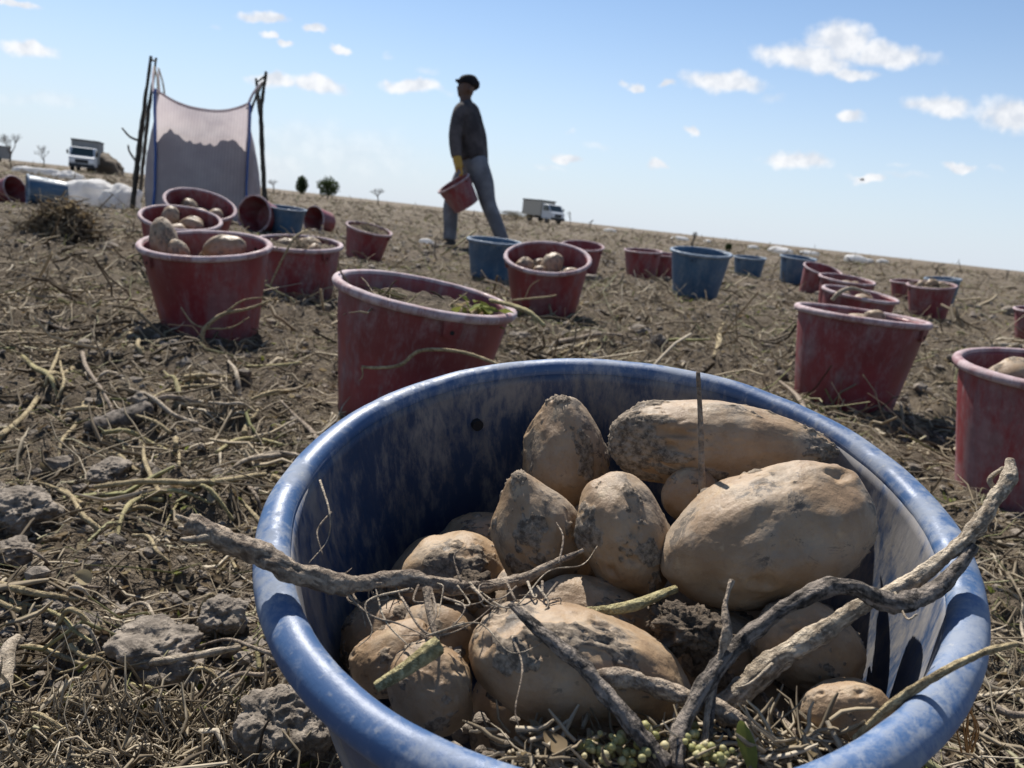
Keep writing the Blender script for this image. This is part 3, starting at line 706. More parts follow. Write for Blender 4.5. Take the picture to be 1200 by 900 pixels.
def litter_mesh(pos, length, rad, tone, rsd, zfun=None, K=5, sides=3, curl=.6, lift=.4, dirs=None):
    """many small bent stalks as one mesh: pos (n,3)"""
    n = len(pos)
    a = rsd.uniform(0, 2 * math.pi, n); pts = np.zeros((n, K, 3)); pts[:, 0] = pos
    el = rsd.normal(0, .22, n)
    for k in range(1, K):
        a = a + rsd.normal(0, curl, n) / K * 2; el = el + rsd.normal(0, .25, n)
        st = (length / (K - 1))[:, None] * np.stack([np.cos(a) * np.cos(el), np.sin(a) * np.cos(el), np.sin(el)], -1)
        pts[:, k] = pts[:, k - 1] + st
    if zfun is not None:
        x, y = pts[..., 0].ravel(), pts[..., 1].ravel(); g = zfun(x, y).reshape(n, K)
        hop = np.abs(pts[..., 2] - pts[:, :1, 2]) * lift
        pts[..., 2] = g + hop + (rsd.uniform(0, 1, n) ** 2 * .018)[:, None] * np.minimum(1, .5 + pts[:, 0, 1] * .1)[:, None] + rad[:, None] * .6
    tg = np.gradient(pts, axis=1); tg /= np.linalg.norm(tg, axis=2, keepdims=True) + 1e-9
    nx = np.cross(tg, np.array([0.1, 0.05, 1.0])); nx /= np.linalg.norm(nx, axis=2, keepdims=True) + 1e-9
    ny = np.cross(tg, nx)
    prof = np.array([.9, 1, 1, .85, .45]) if K == 5 else np.ones(K)
    th = np.arange(sides) / sides * 2 * math.pi
    V = pts[:, :, None] + (rad[:, None] * prof)[:, :, None, None] * (np.cos(th)[None, None, :, None] * nx[:, :, None] + np.sin(th)[None, None, :, None] * ny[:, :, None])
    V = V.reshape(-1, 3)
    base = (np.arange(n) * K * sides)[:, None, None]
    i = np.arange(K - 1)[None, :, None] * sides; j = np.arange(sides)[None, None, :]; j2 = (j + 1) % sides
    F = np.stack([base + i + j, base + i + j2, base + i + sides + j2, base + i + sides + j], -1).reshape(-1, 4)
    me = mesh_np('litter', V, F); set_attr(me, 'tone', np.repeat(tone, K * sides)); return me
def leaf_mesh(pos, size, tone, rsd, tilt=.6):
    n = len(pos); a = rsd.uniform(0, 2 * math.pi, n)
    X = np.stack([np.cos(a), np.sin(a), rsd.normal(0, tilt, n)], -1); X /= np.linalg.norm(X, axis=1)[:, None]
    up = np.stack([rsd.normal(0, tilt, n), rsd.normal(0, tilt, n), np.ones(n)], -1)
    Y = np.cross(up, X); Y /= np.linalg.norm(Y, axis=1)[:, None]; Z = np.cross(X, Y)
    loc = np.array([(-1, 0, 0), (-.45, -.42, .22), (-.4, .05, -.05), (-.45, .45, .16), (.35, -.36, .2), (.4, 0, -.08), (.3, .4, .24), (1, .05, .15)])
    lv = loc[None] * (1 + rsd.normal(0, .22, (n, 8, 3))) * size[:, None, None]
    V = pos[:, None] + lv[..., :1] * X[:, None] + lv[..., 1:2] * Y[:, None] + lv[..., 2:] * Z[:, None]
    fq = np.array([(1, 4, 5, 2), (2, 5, 6, 3)]); ft = np.array([(0, 1, 2), (0, 2, 3), (4, 7, 5), (5, 7, 6)])
    b = (np.arange(n) * 8)[:, None, None]
    me = mesh_np('leaves', V.reshape(-1, 3), [(b + fq).reshape(-1, 4), (b + ft).reshape(-1, 3)]); set_attr(me, 'tone', np.repeat(tone, 8)); return me
def clod_mesh(pos, size, rsd, sub=1):
    v, f = ico(sub); n = len(pos); k = len(v)
    sc = size[:, None, None] * np.stack([rsd.uniform(.7, 1.3, n), rsd.uniform(.7, 1.3, n), rsd.uniform(.5, .85, n)], -1)[:, None]
    d = 1 + rsd.normal(0, .14, (n, k, 1))
    V = pos[:, None] + v[None] * d * sc
    return mesh_np('clods', V.reshape(-1, 3), ((np.arange(n) * k)[:, None, None] + f).reshape(-1, 3), sub > 1)

def pull_in(pos, gap):
    b = BK['fg']; R3 = np.array(b['rot']); q = (pos - b['rim']) @ R3
    lim = np.interp(q[:, 2], [-.262, -.05, 0], [.129, .1625, .166]) - gap; rad = np.hypot(q[:, 0], q[:, 1]) + 1e-9
    q[:, :2] *= np.minimum(1, lim / rad)[:, None]; return q @ R3.T + b['rim']
def fg_debris():
    r = np.random.RandomState(3)
    # seed berries among the plant scraps at the near wall
    cs = [(728, 868, 22), (770, 880, 18), (805, 866, 16), (705, 880, 14), (822, 882, 16), (690, 876, 10), (756, 858, 12), (850, 885, 16), (740, 888, 18)]
    b = MB(); tone = []
    v, f = ico(2)
    for (u, vv, s) in cs:
        for k in range(16):
            q = PR(u + r.normal(0, s * .55), vv + r.normal(0, s * .4), -.030 + r.uniform(-.006, .006)); rad = r.uniform(.0011, .0021)
            b.add(q + v * rad * (1 + r.normal(0, .06, (len(v), 1))), f); tone += [r.uniform(0, 1)] * len(v)
    me = b.mesh('berries'); set_attr(me, 'tone', tone); o = link('seed_berries', me, M['berry']); tag(o, 'clusters of tiny yellow green seed berries inside the near wall of the blue bucket', 'berries', kind='stuff')
    n = 460; pos = np.array([PR(r.uniform(580, 1000), r.uniform(852, 935), -.036 + r.uniform(-.012, .008)) for _ in range(n)])
    pos = pull_in(pos, .02)
    me = litter_mesh(pos, r.uniform(.006, .028, n), r.uniform(.0004, .0013, n), np.clip(.3 + .6 * r.rand(n), 0, .9), r)
    o = link('plant_scraps', me, M['litter']); tag(o, 'tangle of dry plant scraps against the near wall of the blue bucket', 'plant scraps', kind='stuff')
    n = 46; pos = np.array([PR(r.uniform(600, 960), r.uniform(852, 930), -.034 + r.uniform(-.01, .006)) for _ in range(n)])
    o = link('crumpled_leaves', leaf_mesh(pos, r.uniform(.002, .006, n), r.uniform(.1, .68, n), r, .9), M['leaf']); tag(o, 'crumpled leaves among the plant scraps in the blue bucket', 'leaves', kind='stuff')
    for (u, v_, s, t) in [(872, 872, .0095, .93), (650, 872, .009, .35)]:
        o = link('crumpled_leaf', leaf_mesh(np.array([PR(u, v_, -.026)]), np.array([s]), np.array([t]), r, .5), M['leaf'])
        sm = o.modifiers.new('s', 'SUBSURF'); sm.levels = sm.render_levels = 2
        tag(o, ('green leaf scrap' if t > .5 else 'brown papery leaf') + ' among seed berries in the blue bucket', 'leaf')
    # soil crumbs lodged between potatoes
    n = 420; pos = np.array([PR(r.uniform(430, 1010), r.uniform(700, 900), -.085 + r.uniform(-.03, .01)) for _ in range(n)])
    pos = pull_in(pos, .007)
    o = link('soil_crumbs', clod_mesh(pos, r.uniform(.0015, .006, n), r, 2), M['clod']); tag(o, 'loose soil crumbs lodged between potatoes in the blue bucket', 'soil', kind='stuff')
    # caked lump
    for (u, v_, d, s) in [(808, 738, .372, .0125), (832, 752, .372, .010), (790, 728, .380, .009), (556, 690, .405, .009)]:
        vv, ff = ico(5); rr = 1 + .35 * fbm(vv * 2.5 + u, 4, 9) + .16 * np.abs(fbm(vv * 9, 4, 5, .65))
        o = link('soil_lump', mesh_np('lump', vv * rr[:, None] * s * np.array([1.2, 1, .8]), ff), M['lump']); o.location = P(u, v_, d + (.02 if u == 556 else 0))
        tag(o, 'crumbly dark soil lump ' + {808: 'thickest on the brown potato', 832: 'beside the thickest lump on the brown potato', 790: 'above the thickest lump under the biggest potato', 556: 'under the gnarled root stick'}[u] + ' in the blue bucket', 'soil lump')
    b = MB()
    for k in range(7):
        u = 1135 + r.normal(0, 5); w = [P(u + r.normal(0, 4), 770 + i * 28, .372 - i * .003) for i in range(5)]
        v, f = tube(w, .0004, 20, 5, .2, k); b.add(v, f)
    o = b.build('orange_fibre', M['orange_fibre']); tag(o, 'orange frayed fibre hanging outside the blue rim', 'fibre')
fg_debris()

# ------------------------------------------------------------------ litter, clods and stalks on the field
def hit(u, v):
    r = Vector(ray(u, v)).normalized(); h = GROUND.ray_cast(Vector(CAM), r)
    if h[0] is not None: return np.array(h[0])
    q = ray(u, v); return CAM + q * (-CAM[2] / min(q[2], -1e-3))
BASES = np.array([[*( (b['base'] + b['rim'])[:2] / 2 if b['lying'] else b['base'][:2]), .19 if b['key'] == 'fg' else .155] for b in buckets])
def clear(x, y, extra=0):
    ok = np.ones(len(x), bool)
    for bx, by, br in BASES: ok &= (x - bx) ** 2 + (y - by) ** 2 > (br + extra) ** 2
    return ok
def scatter(n, r0, r1, rsd, az=50, pw=0.0, extra=0):
    r = np.exp(rsd.uniform(math.log(r0), math.log(r1), n)); a = np.radians(rsd.uniform(-az, az, n))
    x, y = r * np.sin(a), r * np.cos(a); k = clear(x, y, extra); return x[k], y[k]
def field_litter():
    r = np.random.RandomState(21)
    def tones(x, y, n):
        p = np.stack([x, y, 0 * x], -1)
        g = fbm(p * 1.6, 3, 77) > .38
        t = np.clip(r.beta(1.5, 1.9, n) * .9, 0, .88); green = (r.rand(n) < np.where(g, .42, .07))
        return np.where(green, r.uniform(.93, 1, n), t)
    def strew(n0, r0, r1, name, label, gam, rmul, curl, seedn, lo=.25, K=5, up=.4):
        x, y = scatter(n0, r0, r1, r); p = np.stack([x, y, 0 * x], -1)
        dens = fbm(p * 1.3, 3, seedn) + .5 * fbm(p * 6, 2, seedn + 1); k = r.rand(len(x)) < smooth(-.8, .7, dens) * (1 - lo) + lo; k &= r.rand(len(x)) < .42 + .58 * smooth(.62, .95, np.hypot(x, y)); x, y = x[k], y[k]; n = len(x); d = np.hypot(x, y)
        L = r.gamma(2.2, gam, n) * (1 + d * .05); rad = np.clip(r.gamma(2.0, rmul, n) * (.8 + .16 * d), .0004, .03)
        me = litter_mesh(np.stack([x, y, 0 * x], -1), L, rad, tones(x, y, n), r, ground_z, curl=curl, lift=up, K=K)
        o = link(name, me, M['litter']); tag(o, label, 'straw litter', kind='stuff')
    strew(26000, .42, 6, 'dry_vine_litter', 'dry broken vines and straw littering the near field', .034, .00064, .9, 91)
    strew(16000, .42, 2.5, 'fine_root_litter', 'hair thin dry roots and straw bits between the stalks', .020, .00032, 1.6, 95)
    q = np.array([hit(r.uniform(-40, 330) if i % 3 else r.uniform(60, 300), r.uniform(838, 935)) for i in range(1500)]); n = len(q)
    me = litter_mesh(q, r.uniform(.01, .05, n), r.gamma(2, .0003, n) + .0002, np.clip(r.beta(1.6, 1.6, n) * .9, 0, .88), r, lambda x, y: ground_z(x, y) + .004, curl=1.6, lift=1.0)
    o = link('straw_heap', me, M['litter']); tag(o, 'thick mat of fine brown straw and roots below the broad crumbly clod', 'straw litter', kind='stuff')
    strew(40000, 2.0, 95, 'far_vine_litter', 'dry vine litter covering the farther field', .040, .0008, .8, 99, .15, 4, .9)
    x, y = scatter(18000, .42, 24, r); n = len(x); d = np.hypot(x, y); s = r.uniform(.003, .011, n) * (.7 + .25 * d) ** .8
    o = link('leaf_litter', leaf_mesh(np.stack([x, y, ground_z(x, y) + s * .35], -1), np.minimum(s, .04), np.clip(np.where(tones(x, y, n) > .9, r.uniform(.72, 1, n), r.uniform(0, .66, n)), 0, 1), r), M['leaf'])
    tag(o, 'crumbled dry and green leaf litter over the field', 'leaf litter', kind='stuff')
    x, y = scatter(26000, .42, 14, r); n = len(x); d = np.hypot(x, y); s = np.minimum(r.gamma(1.3, .0021, n) * (.7 + .4 * d), .05)
    o = link('soil_crumble', clod_mesh(np.stack([x, y, ground_z(x, y) + s * .2], -1), s, r), M['clod']); tag(o, 'small crumbled soil lumps over the field', 'soil', kind='stuff')
field_litter()

def big_clod(q, s, label, seed, group=None, sub=6):
    v, f = ico(sub); rr = 1 + .28 * fbm(v * 1.3 + seed, 3, seed) - .13 * np.abs(fbm(v * 3.2 + seed, 4, seed + 4, .5)) + .028 * np.abs(fbm(v * 16 + seed, 4, seed + 8, .6))
    r = np.random.RandomState(seed)
    me = mesh_np('clod', v * rr[:, None] * s * np.array([r.uniform(1, 1.3), r.uniform(.9, 1.2), r.uniform(.6, .8)]), f)
    o = link('soil_clod', me, M['clod']); o.location = (q[0], q[1], q[2] + s * .28); o.rotation_euler[2] = r.uniform(0, 6); tag(o, label, 'clod', group)
for i, (u, v, px, lab) in enumerate([(28, 606, 33, 'large grey clod beside a smaller clod, left of the blue bucket'), (14, 652, 24, 'rounded grey clod just below the large grey one'),
        (178, 775, 50, 'broad crumbly grey clod between two pale stalks'), (128, 560, 24, 'brown clod lying behind a long bent stalk'),
        (258, 728, 27, 'lumpy clod close to the gnarled stick end'), (335, 858, 54, 'big crumbly clod touching the foot of the blue bucket'),
        (66, 716, 16, 'small smooth round clod near a pale husk leaf'), (262, 812, 22, 'flat clod beside the big crumbly one'),
        (770, 402, 10, 'clod beside the shadow of a large red bucket')]):
    q = hit(u, v); d = float((q - CAM) @ FW); big_clod(q, px * d / F_PX, lab, 100 + i)
r = np.random.RandomState(5)
k = 0
while k < 70:
    u, v = r.uniform(0, 1200), 330 + 560 * r.rand() ** 1.2
    q = hit(u, v)
    if not clear(q[:1], q[1:2], .03)[0]: continue
    d = float((q - CAM) @ FW); big_clod(q, r.uniform(5, 15) * d / F_PX * (1 if d < 1.5 else .8), 'ordinary grey brown soil clod lying loose on the field', 200 + k, 'loose soil clods on the field', 4); k += 1
def ground_stalk(px, wpx, label, mat='straw_stick', lift=None, name='dry_stalk', group=None, seed=0, cat='stalk', rough=.18, sides=8):
    w = []
    for i, (u, v) in enumerate(px):
        q = hit(u, v); q[2] += .004 + (lift[i] if lift else 0)
        w.append(q)
    d = float((w[0] - CAM) @ FW); rad = [x * d / F_PX / 2 for x in wpx]
    vv, f = tube(w, rad, len(w) * 7, sides, rough, seed); b = MB(); b.add(vv, f); o = b.build(name, M[mat]); tag(o, label, cat, group); return o
ground_stalk([(106, 510), (140, 500), (174, 487)], [20, 26, 22], 'short thick dark log lying among straw', 'dark_stick', [.008] * 3, 'dry_log', cat='log', rough=.15, sides=14)
ground_stalk([(112, 582), (170, 580), (240, 577), (310, 568)], [6, 7, 7, 6], 'long pale bent stalk running up to the blue bucket', lift=[.01, .015, .01, .012], seed=3)
ground_stalk([(140, 800), (200, 792), (282, 776)], [9, 11, 8], 'thick pale stalk beside the broad crumbly clod', 'pale_stick', [.01] * 3, seed=4)
ground_stalk([(0, 522), (38, 486), (62, 440), (70, 420)], [7, 7, 6, 4], 'curved pale stalk near the short dark log', lift=[.01, .012, .015, .02], seed=5)
ground_stalk([(190, 588), (170, 560), (168, 530)], [5, 6, 4], 'upright bent stalk behind the long pale one', lift=[.0, .02, .01], seed=6)
ground_stalk([(5, 830), (10, 790), (22, 772)], [20, 18, 9], 'broken pale stalk end beside a heap of straw', 'pale_stick', [.01, .015, .015], seed=7)
ground_stalk([(0, 702), (40, 712), (92, 720)], [9, 8, 6], 'pale stalk beneath the small round clod', lift=[.01] * 3, seed=8)
ground_stalk([(1160, 856), (1180, 864), (1215, 862)], [9, 9, 8], 'grey stalk beside the orange fibre', 'bark', [.02] * 3, seed=9)
r = np.random.RandomState(15); k = 0
while k < 110:
    u, v = (r.uniform(0, 400) if r.rand() < .7 else r.uniform(600, 1200)), 380 + 510 * r.rand() ** 1.1
    q = hit(u, v); 
    if not clear(q[:1], q[1:2], .05)[0]: continue
    a = r.uniform(-.5, .5) + (math.pi if r.rand() < .5 else 0) + (1.2 if r.rand() < .25 else 0); Lp = r.uniform(40, 120); pts = [(u, v)]
    for j in range(3): a += r.normal(0, .35); pts.append((pts[-1][0] + Lp / 3 * math.cos(a), max(340, pts[-1][1] + Lp / 3 * math.sin(a) * .7)))
    w = np.array([hit(*p) for p in pts])
    if not clear(w[:, 0], w[:, 1], .03).all(): continue
    ground_stalk(pts, [r.uniform(3, 8), r.uniform(3, 7), r.uniform(2, 4)], 'loose bent straw coloured stalk lying on the littered soil', ['straw_stick', 'pale_stick', 'straw_stick', 'bark', 'green_stem'][k % 5 if r.rand() < .8 else 0],
                 [r.uniform(0, .012), r.uniform(.004, .02), r.uniform(.004, .02), r.uniform(0, .01)], group='loose stalks on the field', seed=k, sides=6); k += 1
# a papery husk and stalks leaning on buckets
q = hit(100, 692); me = leaf_mesh(np.array([[0, 0, .012]]), np.array([.017]), np.array([.62]), np.random.RandomState(2), .5)
o = link('papery_husk', me, M['leaf']); o.location = q; sm = o.modifiers.new('s', 'SUBSURF'); sm.levels = sm.render_levels = 2; tag(o, 'pale papery husk leaf lying near the small round clod', 'leaf')
def air_stalk(pts, rad, label, mat='straw_stick', seed=0, extra=()):
    w = [P(*p) for p in pts]; root = empty('dry_stalk', w[0]); tag(root, label, 'stalk')
    v, f = tube(w, rad, len(w) * 7, 7, .15, seed); b = MB(); b.add(v - w[0], f); b.build('stem', M[mat], root)
    for e in extra:
        ww = [P(*p) for p in e]; v, f = tube(ww, [rad[0] * .6, rad[0] * .3], 14, 6, .15, seed + 1); b = MB(); b.add(v - w[0], f); b.build('twig', M[mat], root)
air_stalk([(424, 430, 1.33), (445, 431, 1.33), (470, 427, 1.33), (490, 412, 1.33), (522, 410, 1.33), (560, 418, 1.32), (600, 440, 1.28), (625, 500, 1.22)], [.0028, .0034, .003, .003], 'thin bent stalk in front of the red bucket behind the blue one', seed=2, extra=[[(424, 430, 1.33), (425, 440, 1.33), (421, 446, 1.33)]])
air_stalk([(237, 402, 2.0), (240, 385, 2.0), (262, 368, 2.0), (290, 362, 2.0), (318, 352, 2.0)], [.005, .006, .004, .003], 'branching pale stalk leaning on the red bucket with the tall potato', seed=3,
          extra=[[(240, 385, 2.0), (225, 378, 2.0), (212, 360, 2.0)], [(240, 385, 2.0), (270, 384, 2.0), (292, 372, 2.0)], [(262, 368, 2.0), (285, 352, 2.0), (316, 348, 2.0)]])
air_stalk([(360, 270, 3.1), (348, 276, 3.03), (338, 290, 3.0), (322, 322, 3.0), (316, 336, 3.0)], [.004, .005, .004, .003], 'long straw hanging over the rim of a red bucket', seed=4)
air_stalk([(575, 352, 1.52), (600, 358, 1.46), (620, 366, 1.4), (638, 382, 1.38)], [.004, .005, .004], 'pale green stalk hanging over the right rim of the weedy red bucket', 'green_stem', 5)
air_stalk([(975, 352, 3.7), (985, 342, 3.68), (1000, 338, 3.7), (1020, 346, 3.75)], [.009, .011, .010, .006], 'pale thick stalk over a rim in the red cluster', 'pale_stick', 6)
air_stalk([(600, 352, 2.9), (640, 348, 2.93), (652, 346, 2.93)], [.004, .004, .003], 'thin straw before the brownish red bucket', seed=7, extra=[[(615, 350, 2.9), (622, 335, 2.9), (632, 328, 2.9)]])

# fills of the other buckets
def fill(key, h, amp, label, seed, mat='ground', rad=.15):
    b = BK[key]; n = 40; rr = np.linspace(0, 1, n); a = np.linspace(0, 2 * math.pi, 60, endpoint=False)
    RR, A = np.meshgrid(rr, a, indexing='ij'); x = RR * np.cos(A) * rad; y = RR * np.sin(A) * rad
    p = np.stack([x.ravel(), y.ravel(), 0 * x.ravel()], -1)
    z = amp * (1 - RR.ravel() ** 2) + amp * .5 * fbm(p * 14 + seed, 4, seed) - h
    V = np.stack([x.ravel(), y.ravel(), z], -1); k = 60
    i = np.arange(n - 1)[:, None] * k; j = np.arange(k)[None]; j2 = (j + 1) % k
    F = np.stack([i + j, i + k + j, i + k + j2, i + j2], -1).reshape(-1, 4)
    mt = b['rot'].to_4x4(); mt.translation = Vector(b['rim'])
    o = link('soil_fill', mesh_np('fill', V, F), M[mat], None, mt); tag(o, label, 'soil', kind='stuff')
    return mt
def litter_in(key, n, spread, h, label, seed, green=.2, cx=0, cy=0, leaves=0):
    b = BK[key]; r = np.random.RandomState(seed)
    pos = np.stack([cx + r.normal(0, spread, n), cy + r.normal(0, spread, n), -h + r.uniform(-.02, .012, n)], -1)
    mt = b['rot'].to_4x4(); mt.translation = Vector(b['rim'])
    if leaves:
        o = link('weed_leaves', leaf_mesh(pos, r.uniform(.008, .02, n), np.where(r.rand(n) < green, r.uniform(.75, 1, n), r.uniform(.3, .66, n)), r), M['leaf'], None, mt)
    else:
        o = link('plant_scraps', litter_mesh(pos, r.uniform(.03, .12, n), r.uniform(.001, .003, n), np.where(r.rand(n) < green, r.uniform(.93, 1, n), r.beta(2, 2, n) * .88), r), M['litter'], None, mt)
    tag(o, label, 'plant scraps', kind='stuff')
fill('r2', .05, .035, 'soil and litter filling the dusty red bucket behind the blue one', 3)
litter_in('r2', 60, .045, .034, 'dry scraps on soil in the dusty red bucket behind the blue one', 3, .2, -.04, 0)
litter_in('r2', 70, .028, .012, 'yellow green weed leaves at the right rim of the dusty red bucket', 4, .8, .105, -.03, 1)
for kk, lab in (('r11', 'brown plant litter heaped in the leaning red bucket'), ('r4', 'plant scraps in the bucket with a hanging straw'), ('r24', 'scraps on the heaped far red bucket')):
    fill(kk, .03, .03, 'soil under ' + lab, 5); litter_in(kk, 90, .06, -.0 if kk != 'r4' else .012, lab, 6, .1)
for kk in ('r3', 'r5', 'r13', 'r23', 'r27', 'r22', 'r21', 'r6'):
    fill(kk, .095, .02, 'shaded soil and potatoes deep in a red bucket', 8, 'clod', .15)

# dry brown vine tuft
def tuft(u, v, wpx, hpx, label, n, mat, name='dry_vine_tuft', seed=1):
    q = hit(u, v); d = float((q - CAM) @ FW); W = wpx * d / F_PX / 2; H = hpx * d / F_PX; r = np.random.RandomState(seed)
    a = r.uniform(0, 6.28, n); rr = np.sqrt(r.rand(n)); x, y = W * rr * np.cos(a), W * .7 * rr * np.sin(a); z = H * (1 - rr ** 2) * r.uniform(.1, 1, n)
    me = litter_mesh(np.stack([x, y, z], -1), r.uniform(.05, .14, n), r.uniform(.0015, .004, n), r.beta(2, 2.6, n) * .75, r, curl=1.6)
    root = empty(name, q); tag(root, label, 'dry plants'); o = link('tangled_stems', me, M[mat], root); tag(o, kind='stuff')
    n2 = n // 2; a = r.uniform(0, 6.28, n2); rr = np.sqrt(r.rand(n2)); z = H * (1 - rr ** 2) * r.uniform(.1, .95, n2)
    o = link('dead_leaves', leaf_mesh(np.stack([W * rr * np.cos(a), W * .7 * rr * np.sin(a), z], -1), r.uniform(.012, .03, n2), r.uniform(.1, .5, n2), r), M['leaf'], root); tag(o, kind='stuff')
tuft(75, 276, 88, 46, 'heap of tangled dry brown vines near a lying blue bucket', 900, 'litter')

# ------------------------------------------------------------------ person
M['jacket'] = mat_cloth('dark_jacket', (.045, .040, .041), (.115, .10, .098), sc=5)
M['trousers'] = mat_cloth('grey_trousers', (.12, .122, .132), (.21, .212, .228), sc=6)
M['skin'] = plain('skin', (.10, .05, .03), .6)
M['cap'] = mat_cloth('dark_cap', (.012, .012, .014), (.028, .026, .028))
M['glove'] = plain('yellow_glove', (.52, .30, .05), .7)
M['boot'] = plain('dark_boot', (.03, .026, .023), .7)
def person():
    D = PERSON_D
    J = lambda u, v, dd=0.0: P(u, v, D + dd)
    org = P(527, 292, D); root = empty('person', org)
    tag(root, 'walking person in dark jacket, grey trousers and cap carrying a red bucket', 'person')
    def part(name, tubes, mat, vox=.014, parent=None):
        b = MB()
        for pts, rad, *fl in tubes:
            v, f = tube([np.array(p) for p in pts], rad, max(14, len(pts) * 6), 14, flat=fl[0] if fl else 1); b.add(v - org, f)
        o = b.build(name, mat, parent or root)
        rm = o.modifiers.new('remesh', 'REMESH'); rm.mode = 'VOXEL'; rm.voxel_size = vox; rm.use_smooth_shade = True
        sm = o.modifiers.new('smooth', 'SMOOTH'); sm.iterations = 4; sm.factor = .5
        return o
    hd = J(547, 104)
    pel, ch, nb = J(556, 192), J(550, 148), J(547, 126)
    Ls, Le, Lw, Lh = J(541, 131, -.17), J(533.5, 160, -.24), J(535, 185, -.26), J(537.5, 195, -.27)
    Rs, Re, Rw, Rh = J(553, 131, .17), J(562, 160, .22), J(556, 184, .24), J(553, 195, .24)
    Lhip, Lk, La = J(560, 196, -.09), J(572, 238, -.10), J(588, 279, -.10)
    Rhip, Rk, Ra = J(550, 196, .09), J(529, 240, .09), J(527, 282, .09)
    head = [([J(545, 124), J(545.5, 116), J(546, 110)], [.062, .058, .06]), ([J(545, 117.5), J(546, 111), J(547.5, 103), J(548, 95), J(548, 91)], [.035, .075, .098, .085, .04], .82),
            ([J(541, 115.5), J(543, 116)], [.022, .04]), ([J(536.4, 108.6), J(538.5, 108), J(541, 106.5)], [.012, .017, .02]), ([J(539, 100), J(541.5, 106), J(541, 113)], [.04, .055, .04]),
            ([J(550, 103, -.085), J(550.5, 107, -.085)], [.018, .014]), ([J(550, 103, .085), J(550.5, 107, .085)], [.018, .014]), ([J(537.5, 112.4), J(541, 112.6)], [.013, .02])]
    body = head + [([J(546, 126), ch, pel], [.10, .12, .12]), ([Ls, Le, Lw, Lh], [.05, .042, .03, .035]), ([Rs, Re, Rw, Rh], [.05, .042, .03, .035]),
                   ([nb, Ls], [.06, .05]), ([nb, Rs], [.06, .05]), ([Lhip, Lk, La], [.08, .055, .04]), ([Rhip, Rk, Ra], [.08, .055, .04]), ([pel, Lhip], [.1, .08]), ([pel, Rhip], [.1, .08])]
    part('body', body, M['skin'], .012)
    jk = [([J(546.5, 122.5), J(547, 127), J(549, 140), J(551, 160), J(554, 178), J(555, 190)], [.075, .11, .145, .15, .145, .155]),
          ([J(546, 128, -.10), J(550, 150, -.10), J(556, 186, -.09)], [.085, .115, .11]), ([J(549, 128, .10), J(551, 150, .10), J(556, 186, .09)], [.085, .115, .11]),
          ([J(547, 126, -.05), Ls, J(536, 145, -.215), Le, J(534, 175, -.25), Lw], [.075, .088, .076, .068, .062, .052]), ([J(548, 126, .05), Rs, J(558, 145, .2), Re, Rw], [.075, .085, .075, .066, .05]),
          ([J(541.5, 138, -.04), J(541, 160, -.02), J(545, 186, 0)], [.09, .09, .09]), ([J(557, 136), J(562, 160), J(564.5, 185)], [.06, .075, .07]),
          ([J(552, 189, -.06), J(558, 189, -.06)], [.13, .12]), ([J(552, 189, .06), J(558, 189, .06)], [.13, .12]), ([J(545, 120.5), J(546.5, 123)], [.07, .085])]
    part('jacket', jk, M['jacket'])
    tr = [([J(556, 186), J(556, 196)], [.15, .14]), ([J(558, 190, -.05), Lhip, J(567, 215, -.1), Lk, J(580, 258, -.1), La, J(589, 283, -.1)], [.12, .118, .105, .082, .076, .068, .066]),
          ([J(553, 190, .05), Rhip, J(540, 215, .09), Rk, J(528, 262, .09), Ra], [.12, .118, .105, .085, .074, .07])]
    part('trousers', tr, M['trousers'])
    for a, t in ((La, -.10), (Ra, .09)):
        u0 = 588 if t < 0 else 527; v0 = 286 if t < 0 else 289
        part('boot', [([J(u0 + 1.5, v0 - 8, t), J(u0 + 2, v0 - 1, t)], [.05, .05]), ([J(u0 + 4, v0 - .5, t), J(u0 - 5, v0, t), J(u0 - 15, v0 + 1, t)], [.045, .045, .038], .8)], M['boot'], .01)
    cp = part('cap', [([J(548.5, 101), J(549, 96), J(549.5, 91), J(549.5, 89)], [.108, .112, .088, .04]), ([J(553, 104), J(552, 98)], [.085, .095])], M['cap'], .012)
    part('brim', [([J(544, 97.5), J(539, 96), J(533.5, 94)], [.075, .07, .035], .2)], M['cap'], .007, cp)
    # gloved hand: palm, four fingers curled round the rim, thumb off the side
    gl = [([J(535.2, 184, -.26), J(536.5, 190, -.265), J(538, 197, -.27)], [.045, .046, .042])]
    for k in range(4):
        t = -.30 + k * .022; gl.append(([J(538, 196, t), J(541, 200 + (k in (1, 2)) * .8, t), J(541, 204.5 + (k in (1, 2)), t), J(537.5, 205, t)], [.013, .012, .011, .010]))
    gl.append(([J(537, 192, -.30), J(534.5, 197, -.31), J(535.5, 202, -.31)], [.016, .014, .011]))
    part('glove', gl, M['glove'], .006)
person()

